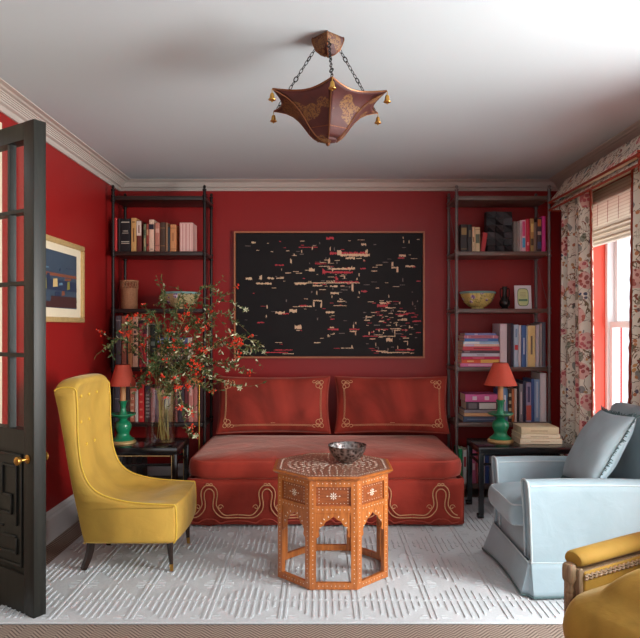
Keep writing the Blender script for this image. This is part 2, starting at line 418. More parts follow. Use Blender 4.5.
# window reveals
m = MB()
for a, b in ((VY0, VY1), (WY0, WY1)):
    m.box(XR - .002, XR + .16, a, a + .012, WZ0, WZ1).box(XR - .002, XR + .16, b - .012, b, WZ0, WZ1).box(XR - .002, XR + .16, a, b, WZ1 - .012, WZ1)
    m.box(XR - .03, XR + .16, a + .012, b - .012, WZ0, WZ0 + .03)
    m.box(XR + .04, XR + .055, b - .022, b - .012, WZ0 + .03, WZ1 - .012)
struct('trim_5', m, M['reveal'], smooth=False)
def window(nm, y0, y1):
    x = XR + .16
    m = MB().box(x, x + .1, y0 + .012, y0 + .05, WZ0, WZ1).box(x, x + .1, y1 - .05, y1 - .012, WZ0, WZ1).box(x, x + .1, y0 + .05, y1 - .05, WZ0, WZ0 + .05).box(x, x + .1, y0 + .05, y1 - .05, WZ1 - .05, WZ1)
    w = struct(nm, m, M['sash'], smooth=False)
    zm = 1.42
    for (z0, z1, dx) in ((WZ0 + .05, zm + .02, .015), (zm - .02, WZ1 - .05, .055)):
        s = MB(); a, b = y0 + .05, y1 - .05
        s.box(x + dx, x + dx + .035, a, a + .05, z0, z1).box(x + dx, x + dx + .035, b - .05, b, z0, z1).box(x + dx, x + dx + .035, a + .05, b - .05, z0, z0 + .045).box(x + dx, x + dx + .035, a + .05, b - .05, z1 - .045, z1)
        mid = (a + b) / 2; s.box(x + dx + .005, x + dx + .03, mid - .011, mid + .011, z0 + .045, z1 - .045)
        so = build('sash', s, M['sash'], w, smooth=False)
        build('glass_pane', MB().box(x + dx + .014, x + dx + .018, a + .04, b - .04, z0 + .03, z1 - .03), M['glass'], so, smooth=False)
window('window_1', WY0, WY1); window('window_2', VY0, VY1)

# ---- the half open glazed door
P0 = Vector((-1.367, 3.045, 0)); D = Vector((-.83, .556, 0)).normalized(); Nn = Vector((.556, .83, 0)).normalized()
dT = Matrix.Translation(P0) @ Matrix(((D.x, Nn.x, 0, 0), (D.y, Nn.y, 0, 0), (0, 0, 1, 0), (0, 0, 0, 1)))
DW, DH, DT = .475, 2.392, .066      # local: x along the leaf, y through its thickness
mx = (.085, DW - .05)
m = MB()
m.rbox(0, .085, 0, DT, .008, DH, .004, 2, 0, dT).rbox(DW - .05, DW, 0, DT, .008, DH, .004, 2, 0, dT)
m.box(.085, DW - .05, 0.002, DT - .002, DH - .085, DH - .002, 0, dT).box(.085, DW - .05, .002, DT - .002, .80, .90, 0, dT).box(.085, DW - .05, .002, DT - .002, .01, .2, 0, dT)
door = struct('door_1', m, M['door'], loc=tuple(P0), smooth=True)
door.name = 'door_1'
ztop, zbot = DH - .085, .90
s = MB()
s.box(.222, .240, .010, DT - .020, zbot, ztop, 0, dT)
for k in (1, 2, 3): z = zbot + (ztop - zbot) * k / 4 + .01; s.box(.085, DW - .05, .006, DT - .006, z - .009, z + .009, 0, dT)
build('muntin_grid', s, M['door'], door, smooth=False)
build('glass_pane', MB().box(.083, DW - .048, DT / 2 - .002, DT / 2 + .002, zbot, ztop, 0, dT), M['glass'], door, smooth=False)
s = MB().box(.085, DW - .05, .018, DT - .018, .2, .80, 0, dT)
def fret(x0, x1, z0, z1): s.rbox(x0, x1, .006, DT - .006, z0, z1, .003, 1, 0, dT)
a, b = .085, DW - .05
for (x0, x1, z0, z1) in ((a + .03, b - .03, .765, .777), (a + .03, b - .03, .225, .237), (a + .03, a + .042, .225, .777), (b - .042, b - .03, .225, .777),
        (a + .075, a + .087, .42, .72), (a + .087, a + .2, .708, .72), (a + .2, a + .212, .56, .72), (a + .12, a + .2, .56, .572), (a + .12, a + .132, .47, .572),
        (a + .132, b - .075, .47, .482), (b - .087, b - .075, .28, .47), (a + .075, b - .087, .28, .292), (a + .075, a + .087, .28, .36), (a + .087, a + .2, .36, .372), (a + .2, b - .12, .4, .412), (a + .25, a + .262, .412, .66)):
    fret(x0, x1, z0, z1)
build('fretwork_panel', s, M['door'], door)
def knob(side):
    q = MB(); z = .765; x = .05
    def T(p): return dT @ Vector(p)
    y0 = 0 if side < 0 else DT
    prof = [(a_ * .78, b_ * (.9 if side < 0 else .5)) for a_, b_ in [(.026, 0), (.028, .004), (.020, .008), (.010, .012), (.009, .035), (.020, .042), (.027, .052), (.026, .064), (.014, .072), (0.0001, .074)]]
    TT = dT @ Matrix.Translation((x, y0, z)) @ Matrix.Rotation(PI / 2 * (1 if side < 0 else -1), 4, 'X')
    q.lathe(prof, (0, 0, 0), 18, 0, TT); build('door_knob', q, M['brass'], door, label='brass knob')
knob(-1); knob(1)

# ================================================================== RUG with carved bars
RX0, RX1, RY0, RY1 = -1.60, 1.72, 3.005, 5.22
m = MB().rbox(RX0, RX1, RY0, RY1, .001, .012, .005, 2)
px_, py_ = .365, .42
c0 = .545                                            # a column seam (x)
y0 = 3.246                                           # centre line of the first diamond row
random.seed(4)
def bar(x, ya, yb, w=.0062):
    if yb - ya < .018: return
    ya = max(ya, RY0 + .02); yb = min(yb, RY1 - .02)
    if yb - ya < .018 or x - w < RX0 + .02 or x + w > RX1 - .02: return
    z0, z1 = .0115, .0168
    e = .006
    m.raw([(x - w, ya, z0), (x + w, ya, z0), (x + w, yb, z0), (x - w, yb, z0), (x - w * .75, ya + e, z1), (x + w * .75, ya + e, z1), (x + w * .75, yb - e, z1), (x - w * .75, yb - e, z1)],
          [(0, 1, 5, 4), (1, 2, 6, 5), (2, 3, 7, 6), (3, 0, 4, 7), (4, 5, 6, 7)])
for i in range(-7, 5):
    xs = c0 + i * px_
    for dx in (-.014, .014):
        yy = RY0 + .03
        while yy < RY1 - .03:
            bar(xs + dx, yy, yy + .20, .0075); yy += .21
    for j in range(-1, 6):
        yc = y0 + j * py_
        for k in range(-4, 5):
            x = xs + px_ / 2 + k * .0335
            L = .185 * (1 - abs(k) / 5.2)
            bar(x, yc + .008, yc + .008 + L)
            if j == 0: bar(x, yc - .008 - min(.19, L * 1.15 + .02), yc - .008)
            else: bar(x, yc - .008 - L, yc - .008)
        # shallow weft rows in the plain diamonds between
        for q in range(4):
            w = .02 + .035 * (1 - abs(q - 1.5) / 2)
            yq = yc + py_ / 2 + (q - 1.5) * .03
            if RY0 + .03 < yq < RY1 - .03:
                for xx in (xs,):
                    for sgn in (-1, 1):
                        xa, xb = sorted((xx + sgn * .03, xx + sgn * (.03 + w)))
                        if xa > RX0 + .02 and xb < RX1 - .02:
                            m.raw([(xa, yq - .006, .0115), (xb, yq - .006, .0115), (xb, yq + .006, .0115), (xa, yq + .006, .0115), (xa, yq - .002, .015), (xb, yq - .002, .015), (xb, yq + .002, .015), (xa, yq + .002, .015)],
                                  [(0, 1, 5, 4), (2, 3, 7, 6), (4, 5, 6, 7), (1, 2, 6, 5), (3, 0, 4, 7)])
tag(build('area_rug', m, M['rug'], loc=(0, 4.1, 0), smooth=False), 'large ivory wool rug with carved diamond bars under all the seating', 'rug')
RZ = .0170

# ================================================================== SOFA
SX0, SX1, SY0, SY1 = -.920, .985, 4.46, 5.50
sofa = thing('armless_sofa', 'rust red velvet armless sofa with cream cord embroidery below the big black painting', 'sofa', (.04, 5.0, RZ))
m = MB().rbox(SX0 + .01, SX1 - .01, SY0 + .01, SY1, .03, .335, .03, 4)
build('base', m, M['rust'], sofa)
m = MB()
def skirtf(u, v):                                      # thin scalloped skirt wrapped round the front and the two sides
    x = SX0 + u * (SX1 - SX0); per = .398; ph = ((x + .776) / per) % 1
    low = RZ + .002 + .010 * abs(math.sin(PI * (ph))) ** .8
    return (x, SY0 - .004 * math.sin(u * 40) - .006 * (1 - v), low + v * (.345 - low))
m.grid(skirtf, 120, 6)
m.grid(lambda u, v: (SX0 - .004, SY0 + u * (SY1 - SY0), .03 + v * .31), 10, 2).grid(lambda u, v: (SX1 + .004, SY0 + u * (SY1 - SY0), .03 + v * .31), 10, 2)
sk = build('skirt', m, M['rust'], sofa)
b = sk.modifiers.new('t', 'SOLIDIFY'); b.thickness = .008; b.offset = 1
# cords
half = [(-.199, .098), (-.15, .095), (-.115, .094), (-.088, .108), (-.066, .135), (-.050, .165), (-.052, .20), (-.057, .235), (-.052, .268), (-.034, .292), (-.016, .302), (0, .300)]
full = half + [(-x, z) for x, z in half[-2::-1]]
inner = [(-.199, .078), (-.13, .076), (-.085, .082), (-.052, .106), (-.030, .14), (-.027, .18), (-.034, .22), (-.032, .252), (-.016, .272), (0, .276)]
inner = inner + [(-x, z) for x, z in inner[-2::-1]]
scal = [(-.199, .058), (-.13, .052), (-.08, .040), (-.05, .058), (-.02, .068), (0, .066), (.02, .068), (.05, .058), (.08, .040), (.13, .052), (.199, .058)]
m = MB(); m2 = MB(); yf = SY0 - .021
for i in range(5):
    cx = -.776 + .402 * i
    def cl(pts): return [Vector((cx + x, yf, z)) for x, z in pts if SX0 + .012 < cx + x < SX1 - .012]
    for pth in (full, inner):
        q = cl(pth); m.tube(catmull(q, 4), .0042, 5)
    m2.tube(catmull(cl(scal), 3), .005, 5)
    for sg in (-1, 1):
        sp = [(sg * (.078 + .020 * math.cos(t) * (1 - t / 9)), .150 + .020 * math.sin(t) * (1 - t / 9)) for t in [k * .6 for k in range(12)]]
        q = cl(sp)
        if len(q) > 3: m.tube(q, .0032, 5)
        sp = [(sg * (.012 + .010 * math.cos(t)), .306 + .009 * math.sin(t)) for t in [k * .7 for k in range(9)]]
        m.tube(cl(sp), .003, 5)
build('embroidery', m, M['cord'], sofa, label='cream looping cord embroidery'); build('hem_braid', m2, M['rustp'], sofa)
# seat cushion, crowned, with chamfered corners
def cush(u, v, x0, x1, y0, y1, z0, z1, crown, e=.16, pw=7):
    a = (u * 2 - 1); b = (v * 2 - 1)
    return a, b
def cushion(mb, x0, x1, y0, y1, z0, z1, crown=.03, r=.06, nx=40, ny=24, cham=.0, m=0, T=None, seed=0):
    """soft box: rounded edge all round, crowned top"""
    import math as mm
    rnd = random.Random(seed); ph = [rnd.uniform(0, 6) for _ in range(4)]
    hx, hy = (x1 - x0) / 2, (y1 - y0) / 2; cx, cy = (x0 + x1) / 2, (y0 + y1) / 2; zc = (z0 + z1) / 2; hz = (z1 - z0) / 2
    def f(u, v, top):
        a = 2 * u - 1; b = 2 * v - 1
        fa = 1 - abs(a) ** 10; fb = 1 - abs(b) ** 10
        e = max(0, fa * fb) ** .5
        dx = abs(a) * hx; dy = abs(b) * hy
        x, y = a * hx, b * hy
        if cham:
            k = (abs(x) - (hx - cham)) + (abs(y) - (hy - cham)) if b < 0 else -1
            if k > 0 and abs(x) > hx - cham and abs(y) > hy - cham:
                x -= mm.copysign(k * .35, x); y += k * .35
        w = .004 * (mm.sin(7 * a + ph[0]) * mm.sin(3 * b + ph[1])) * e
        c = crown * (1 - a ** 4) * (1 - b ** 4)
        bulge = 1 + 0 * e
        z = zc + (hz * e + c + w if top else -hz * e)
        k = .018 * (1 - abs(2 * e - 1)) if e < 1 else 0
        return (cx + x, cy + y, z)
    # denser sampling near the edges
    g = lambda t: .5 - .5 * mm.cos(PI * t) if False else (.5 + .5 * mm.copysign(abs(2 * t - 1) ** .55, 2 * t - 1))
    mb.grid(lambda u, v: f(g(u), g(v), True), nx, ny, m, T)
    mb.grid(lambda u, v: f(g(u), g(v), False), nx, ny, m, T)
m = MB()
def sofac(top):
    pass
# box-edged cushion: outline polygon (chamfered front corners), lofted upwards through a rounded section
def outline(x0, x1, y0, y1, ch, r=.04):
    pts = [(x0 + ch, y0), (x1 - ch, y0), (x1, y0 + ch), (x1, y1), (x0, y1), (x0, y0 + ch)]
    out = []
    n = len(pts)
    for i in range(n):
        p, q, s_ = Vector(pts[i - 1]), Vector(pts[i]), Vector(pts[(i + 1) % n])
        a = q + (p - q).normalized() * min(r, (p - q).length * .45); c = q + (s_ - q).normalized() * min(r, (s_ - q).length * .45)
        for k in range(5): t = k / 4; out.append((a * (1 - t) ** 2 + q * 2 * t * (1 - t) + c * t * t))
    # resample evenly
    res = []; tot = 0; L = []
    for i in range(len(out)): L.append((out[(i + 1) % len(out)] - out[i]).length)
    T_ = sum(L); N = 160; acc = 0; i = 0
    for k in range(N):
        d = T_ * k / N
        while acc + L[i] < d: acc += L[i]; i += 1
        res.append(out[i].lerp(out[(i + 1) % len(out)], (d - acc) / max(L[i], 1e-9)))
    return res
def softbox(mb, ol, z0, z1, crown, edge=.035, bulge=.018, m=0, T=None, wr=.004, seed=1):
    c = sum(ol, Vector((0, 0))) / len(ol); N = len(ol); rows = []
    H_ = z1 - z0
    for k in range(11):                                  # wall
        t = k / 10; z = z0 + H_ * t
        inset = -bulge * math.sin(PI * t) + edge * (max(0, abs(2 * t - 1) - .72) / .28) ** 2.2
        rows.append([(p - (p - c).normalized() * inset, z) for p in ol])
    mean = sum((p - c).length for p in ol) / N
    rr = []
    for k in range(1, 12):                               # crowned top
        s_ = 1 - k / 12
        rr.append([(c + (rows[10][i][0] - c) * s_, z1 + crown * (1 - s_ ** 3) + wr * math.sin(6 * (c.x + (rows[10][i][0].x - c.x) * s_) + seed) * math.sin(5 * (c.y + (rows[10][i][0].y - c.y) * s_)) * (1 - s_ ** 3)) for i in range(N)])
    allr = rows + rr
    vs = []
    for r_ in allr:
        for p, z in r_: vs.append((p.x, p.y, z))
    fs = [(j * N + i, j * N + (i + 1) % N, (j + 1) * N + (i + 1) % N, (j + 1) * N + i) for j in range(len(allr) - 1) for i in range(N)]
    fs.append(tuple(range(N))[::-1])
    vs.append((c.x, c.y, z1 + crown)); l = (len(allr) - 1) * N
    fs += [(l + i, l + (i + 1) % N, len(vs) - 1) for i in range(N)]
    mb.raw(vs, fs, m, T)
ol = outline(SX0 - .012, SX1 + .008, 4.435, 5.50, .10)
softbox(m, ol, .342, .472, .036, .028, .010)
sc = build('seat_cushion', m, M['rust'], sofa, angle=70)
c = sum(ol, Vector((0, 0))) / len(ol)
for z, ins in ((.354, .008), (.462, .010)):
    m = MB().tube([(p.x - (p - c).normalized().x * ins, p.y - (p - c).normalized().y * ins, z) for p in ol + ol[:1]], .0055, 6)
    build('piping', m, M['rustp'], sc)

def pillow(mb, w, h, t, T, m=0, dent=.05, n=26, puff=.5):
    def f(u, v, s_):
        a, b = 2 * u - 1, 2 * v - 1
        x = a * w / 2 * (1 - dent * (1 - b * b)); z = b * h / 2 * (1 - dent * 1.2 * (1 - a * a))
        e = (max(0, 1 - a * a) * max(0, 1 - b * b)) ** puff
        y = s_ * t / 2 * e + .004 * math.sin(9 * a + 2) * math.sin(6 * b) * e
        return (x, y, z)
    g = lambda q: .5 - .5 * math.cos(PI * q)
    mb.grid(lambda u, v: f(g(u), g(v), -1), n, n, m, T); mb.grid(lambda u, v: f(g(u), g(v), 1), n, n, m, T)
    return f
def back_pillow(x, label, rx, rz):
    T = Matrix.Translation((x, 5.36, .750)) @ Euler((R(rx), 0, R(rz))).to_matrix().to_4x4()
    root = thing('back_cushion', label, 'cushion', (x, 5.33, .515), group=None)
    m = MB(); f = pillow(m, .945, .475, .23, T, 0, .05, 30, .32)
    pc = build('cushion_body', m, M['rust'], root, angle=80)
    def onp(a, b): p = f((a + 1) / 2, (b + 1) / 2, -1); return T @ Vector((p[0], p[1] - .004, p[2]))
    m = MB(); k = .86; kz = .76
    def line(a0, b0, a1, b1, r=.0016):
        m.tube([onp(a0 + (a1 - a0) * i / 16, b0 + (b1 - b0) * i / 16) for i in range(17)], r, 5)
    for q in (0, .035):
        for sg in (-1, 1): line(sg * (k + q * .5), -kz + .2, sg * (k + q * .5), kz - .2)
        line(-k + .16, -kz - q, k - .16, -kz - q)
    for sx in (-1, 1):
        for sz in (-1, 1):
            for (ox, oz, rx_, rz_, t0, t1) in ((0, 0, .035, .075, 0, 7), (-.07, .0, .030, .06, 0, 7), (0, -.17, .028, .07, 0, 7), (-.045, -.10, .05, .10, 0, 5), (-.13, .03, .03, .045, 1, 6)):
                pts = [onp(sx * (k + ox + rx_ * math.cos(t0 + (t1 - t0) * i / 14)), sz * (kz + oz + rz_ * math.sin(t0 + (t1 - t0) * i / 14))) for i in range(15)]
                m.tube(pts, .0028, 5)
    line(-.04, -kz + .05, .04, -kz + .05)
    build('embroidery', m, M['cord'], root, label='cream corner scroll embroidery')
    m = MB(); edge = []
    for i in range(81):
        s_ = i / 80 * 4; q = int(s_) % 4; t = s_ % 1
        a, b = [(-1 + 2 * t, -1), (1, -1 + 2 * t), (1 - 2 * t, 1), (-1, 1 - 2 * t)][q]
        p = f((a + 1) / 2, (b + 1) / 2, -1); edge.append(T @ Vector(p))
    m.tube(edge, .006, 6); build('piping', m, M['rustp'], root)
back_pillow(-.395, 'rust velvet back cushion on the left half of the sofa, partly under the berry branches', -13, 1)
back_pillow(.588, 'rust velvet back cushion on the right half of the sofa, clear of the branches', -14, -1.5)

# ================================================================== OCTAGONAL TABLE
TX, TY = .066, 3.672
tab = thing('octagonal_side_table', 'honey wood octagonal table with pearl inlay and arched sides, mid rug', 'table', (TX, TY, RZ))
def octo(ap, z, seg=8): q = ap / math.cos(PI / 8); return [(TX + q * math.cos(PI / 8 + k * PI / 4), TY + q * math.sin(PI / 8 + k * PI / 4), z) for k in range(8)]
def octslab(aps, m):
    vs = []; 
    for ap, z in aps: vs += octo(ap, z)
    n = len(aps)
    fs = [(j * 8 + i, j * 8 + (i + 1) % 8, (j + 1) * 8 + (i + 1) % 8, (j + 1) * 8 + i) for j in range(n - 1) for i in range(8)]
    fs += [tuple(range(8))[::-1], tuple((n - 1) * 8 + i for i in range(8))]
    m.raw(vs, fs)
m = MB(); octslab([(.318, .580), (.322, .584), (.330, .590), (.333, .596), (.326, .600)], m)
top = build('tabletop', m, [M['walnut']], tab, smooth=False)
m = MB(); octslab([(.316, .599), (.316, .6012)], m); build('inlay_field', m, M['tabletop'], top, smooth=False)
m = MB(); mm_ = MB()
def dia(x, y, a, l, w, z=.6012):
    c_, s_ = math.cos(a), math.sin(a)
    q = [(l, 0), (0, w), (-l, 0), (0, -w)]
    vs = [(TX + x + u * c_ - v * s_, TY + y + u * s_ + v * c_, z + k) for k in (0, .0008) for u, v in q]
    m.raw(vs, [(4, 5, 6, 7), (0, 1, 5, 4), (1, 2, 6, 5), (2, 3, 7, 6), (3, 0, 4, 7)])
for rr_, n, l, w in ((.045, 8, .018, .005), (.075, 16, .010, .004), (.105, 16, .015, .005), (.14, 24, .009, .004), (.175, 24, .014, .0045), (.215, 32, .010, .004), (.25, 40, .010, .0035)):
    for k in range(n): a = 2 * PI * k / n + (PI / n if n > 8 else 0); dia(rr_ * math.cos(a), rr_ * math.sin(a), a, l, w)
oc = octo(.293, 0)
for k in range(8):
    p, q = oc[k], oc[(k + 1) % 8]
    for i in range(13): t = (i + .5) / 13; x = p[0] + (q[0] - p[0]) * t - TX; y = p[1] + (q[1] - p[1]) * t - TY; dia(x, y, PI / 4 * (k + 1), .005, .005)
weld(top, m, M['pearl'])
AP = .305; HS = AP * math.tan(PI / 8)
def fmap(k):
    a = -PI / 2 + k * PI / 4; n = Vector((math.cos(a), math.sin(a), 0)); t = Vector((-math.sin(a), math.cos(a), 0))
    return lambda s_, z, d: Vector((TX, TY, 0)) + n * (AP + d) + t * s_ + Vector((0, 0, z))
def arch_pts():
    L = HS - .034
    return [(-L, .412), (-L, .285), (-L + .008, .280), (-L + .018, .292), (-L + .014, .318), (-L + .026, .338), (-L + .040, .345), (-L + .052, .366), (-.022, .374), (0, .392),
            (.022, .374), (L - .052, .366), (L - .040, .345), (L - .026, .338), (L - .014, .318), (L - .018, .292), (L - .008, .280), (L, .285), (L, .412)]
for k in range(8):
    f = fmap(k); L = HS - .034
    m = MB()
    m.prism([(-L, .545), (L, .545), (L, .580), (-L, .580)], f, -.018, 0, 0)
    m.prism([(-L, .410), (L, .410), (L, .446), (-L, .446)], f, -.018, 0, 0)
    m.prism([(-L, .446), (L, .446), (L, .545), (-L, .545)], f, -.018, -.008, 1)
    ap_ = arch_pts(); half = 9
    m.prism(ap_[:10] + [(0, .412)], f, -.016, -.004, 0); m.prism([(0, .412)] + ap_[9:], f, -.016, -.004, 0)
    pn = build('side_panel', m, [M['walnut'], M['walnutd']], tab, smooth=False)
    m = MB()
    def dot(s_, z, r=.0028, d=0.0):
        pts = [(s_ + r * math.cos(PI / 3 * i), z + r * math.sin(PI / 3 * i)) for i in range(6)]
        m.prism(pts, f, d, d + .0010, 0)
    def lozenge(s_, z, l, w, a, d=0.0):
        c_, q_ = math.cos(a), math.sin(a)
        pts = [(s_ + u * c_ - v * q_, z + u * q_ + v * c_) for u, v in ((l, 0), (0, w), (-l, 0), (0, -w))]
        m.prism(pts, f, d, d + .001, 0)
    for i in range(8):
        s_ = -L + .012 + (2 * L - .024) * i / 7; dot(s_, .5625); dot(s_, .428); 
    for i in range(9):
        s_ = -L + .016 + (2 * L - .032) * i / 8
        dot(s_, .533, .0022, -.008); dot(s_, .458, .0022, -.008)
    for i in range(1, 5):
        for sg in (-1, 1): dot(sg * (L - .016), .458 + .075 * i / 5, .0022, -.008)
    for i in range(8): lozenge(.0135 * math.cos(PI / 4 * i), .4955 + .0135 * math.sin(PI / 4 * i), .008, .0034, PI / 4 * i, -.008)
    dot(0, .4955, .005, -.008)
    for sg in (-1, 1): lozenge(sg * .032, .4955, .006, .003, 0, -.008)
    for i in range(9):
        a = PI * (i + .0) / 8; 
        if abs(a - PI / 2) > .1: lozenge((L - .022) * math.cos(a), .335 + .060 * math.sin(a), .0065, .003, a, -.004)
    weld(pn, m, M['pearl'])
    # leg at the corner between face k and k+1
    f2 = fmap(k + 1)
    A = [f(HS - .034, 0, 0), f(HS, 0, 0), f2(-HS + .034, 0, 0)]; ci = Vector((TX, TY, 0))
    B = [f(HS - .034, 0, -.024), f(HS - .010, 0, -.024), f2(-HS + .034, 0, -.024)]
    poly = A + B[::-1]
    m = MB(); vs = [p + Vector((0, 0, RZ)) for p in poly] + [p + Vector((0, 0, .581)) for p in poly]; n = 6
    m.raw(vs, [tuple(range(n))[::-1], tuple(range(n, 2 * n))] + [(i, (i + 1) % n, n + (i + 1) % n, n + i) for i in range(n)])
    lg = build('leg', m, M['walnut'], tab, smooth=False)
    m = MB(); z = .05
    while z < .575:
        for ff, s_ in ((f, HS - .017), (f2, -HS + .017)):
            pts = [(s_ + .0026 * math.cos(PI / 3 * i), z + .0026 * math.sin(PI / 3 * i)) for i in range(6)]; m.prism(pts, ff, 0, .001, 0)
        z += .024
    weld(lg, m, M['pearl'])
    m = MB().prism([(-L, RZ + .001), (L, RZ + .001), (L, .052), (-L, .052)], f, -.020, -.001, 0)
    st = build('stretcher', m, M['walnut'], tab, smooth=False)
    m = MB()
    for i in range(8): s_ = -L + .014 + (2 * L - .028) * i / 7; dot(s_, .036, .0024, -.001)
    weld(st, m, M['pearl'])
# bowl
tab.scale.z = 1.025
bx, by = .151, 3.69
m = MB().lathe([(.0001, 0), (.030, 0), (.034, .002), (.036, .006), (.060, .018), (.088, .046), (.104, .076), (.110, .100), (.112, .103), (.110, .105), (.106, .102), (.099, .076), (.083, .048), (.056, .024), (.0001, .012)], (bx, by, .6165), 40)
tag(build('metal_bowl', m, M['silver'], loc=(bx, by, .6165)), 'chased silver bowl sitting on the octagonal inlaid table', 'bowl')

# ================================================================== YELLOW WING CHAIR
YN, YFa = 3.62, 4.20
yc = thing('wing_chair', 'mustard yellow velvet high-back chair with buttoned back on ebony legs beside the glazed door', 'armchair', (-1.15, 3.91, RZ))
outer = catmull([(-.842, .19), (-.90, .184), (-1.2, .184), (-1.325, .186), (-1.345, .20), (-1.385, .38), (-1.424, .57), (-1.468, .823), (-1.500, 1.0), (-1.512, 1.075)], 4)
topc = catmull([(-1.512, 1.075), (-1.503, 1.096), (-1.472, 1.110), (-1.43, 1.112), (-1.395, 1.104), (-1.383, 1.085)], 4)[1:]
inn = catmull([(-1.383, 1.085), (-1.377, .95), (-1.375, .823), (-1.367, .71), (-1.350, .61), (-1.308, .520), (-1.232, .462), (-1.10, .426), (-.95, .412), (-.845, .406)], 5)[1:]
fr = catmull([(-.845, .406), (-.828, .395), (-.822, .30), (-.826, .21), (-.842, .19)], 4)[1:-1]
poly = outer + topc + inn + fr
idx_in0 = len(outer) + len(topc) - 1; idx_in1 = idx_in0 + len(inn)
NPn = len(poly)
nor = []
for i in range(NPn):
    d = (poly[(i + 1) % NPn] - poly[i - 1]).normalized(); nor.append(Vector((d.y, -d.x)))
area = sum(poly[i].x * poly[(i + 1) % NPn].y - poly[(i + 1) % NPn].x * poly[i].y for i in range(NPn))
if area < 0: nor = [-n for n in nor]                     # outward
vsq = [-1, -.985, -.95, -.90, -.84, -.76, -.64, -.5, -.34, -.17, 0, .17, .34, .5, .64, .76, .84, .90, .95, .985, 1]
m = MB(); vs = []
for v in vsq:
    y = (YN + YFa) / 2 + v * (YFa - YN) / 2
    ins = .014 * max(0, (abs(v) - .90) / .10) ** 2
    for i, p in enumerate(poly):
        q = p - nor[i] * ins
        if idx_in0 <= i < idx_in1:
            t = (i - idx_in0) / (idx_in1 - idx_in0)       # 0 top of back .. 1 seat front
            deep = .062 * min(1, t / .12) * (1 if t < .55 else max(.0, 1 - max(0, t - .70) / .28))
            q = q - nor[i] * deep * max(0, 1 - (abs(v) / .88) ** 5)
            if t > .84: q = q + Vector((0, .014)) * math.sin(PI * (t - .84) / .16) * (1 - v * v)
        if i >= idx_in1 or i < 2: q = q + Vector((.020 * (1 - v * v), 0))
        if p.y > .95: q = q - Vector((0, .045 * (max(0, abs(v) - .62) / .38) ** 2 * min(1, (p.y - .95) / .12))) + Vector((0, .010 * (1 - v * v)))
        vs.append((q.x, y, q.y))
n = NPn
fs = [(j * n + i, j * n + (i + 1) % n, (j + 1) * n + (i + 1) % n, (j + 1) * n + i) for j in range(len(vsq) - 1) for i in range(n)]
import mathutils
tess = mathutils.geometry.tessellate_polygon([[Vector((p.x, p.y, 0)) for p in poly]])
fs += [tuple(t) for t in tess] + [tuple((len(vsq) - 1) * n + i for i in t) for t in tess]
m.raw(vs, fs); body = build('upholstered_body', m, M['yellow'], yc, angle=60)
for y in (YN + .012, YFa - .012):
    build('piping', MB().tube([(p.x, y, p.y - .038 * max(0, min(1, (p.y - .95) / .12))) for p in topc[2:] + inn + fr], .0045, 6), M['yellowp'], body)
for z, xx in ((.98, 0), (.82, 0), (.68, 0)):
    for yy in ((3.78, 3.91, 4.04) if z != .82 else (3.845, 3.975)):
        # sit each button on the hollowed back
        best = min(inn, key=lambda p: abs(p.y - z)); i = inn.index(best) + idx_in0
        t = (i - idx_in0) / (idx_in1 - idx_in0); v = (yy - 3.91) / .29
        deep = .062 * min(1, t / .12) * (1 if t < .5 else max(.12, 1 - (t - .5) / .25)); q = poly[i] - nor[i] * deep * (1 - (abs(v) / .9) ** 5)
        build('button', MB().ball((q.x + .002, yy, q.y), .011, 0, (.6, 1, 1), 2), M['yellowp'], yc)
for (x, y, dx, front) in ((-1.325, 3.70, -.045, 0), (-1.325, 4.12, -.045, 0), (-.872, 3.68, .012, 1), (-.872, 4.14, .012, 1)):
    m = MB()
    q = .024 if not front else .019
    def leg(t): 
        z = .19 + (RZ - .19) * t; return (x + dx * t * t if not front else x + dx * t, y, z)
    if front:
        m.tube([leg(i / 6 * .80) for i in range(7)], [q * (1 - .45 * i / 6) for i in range(7)], 10)
        lg = build('leg', m, M['legwood'], yc)
        m = MB().tube([leg(.78), leg(.84), leg(1)], [.0125, .0115, .0095], 12); build('ferrule', m, M['brass'], lg, label='brass leg cap')
    else:
        m.tube([leg(i / 8) for i in range(9)], [q * (1.05 - .25 * i / 8) for i in range(9)], 4); build('leg', m, M['legwood'], yc, angle=30)
yc.location.y -= .045; yc.location.x += .012; yc.scale.z = .988
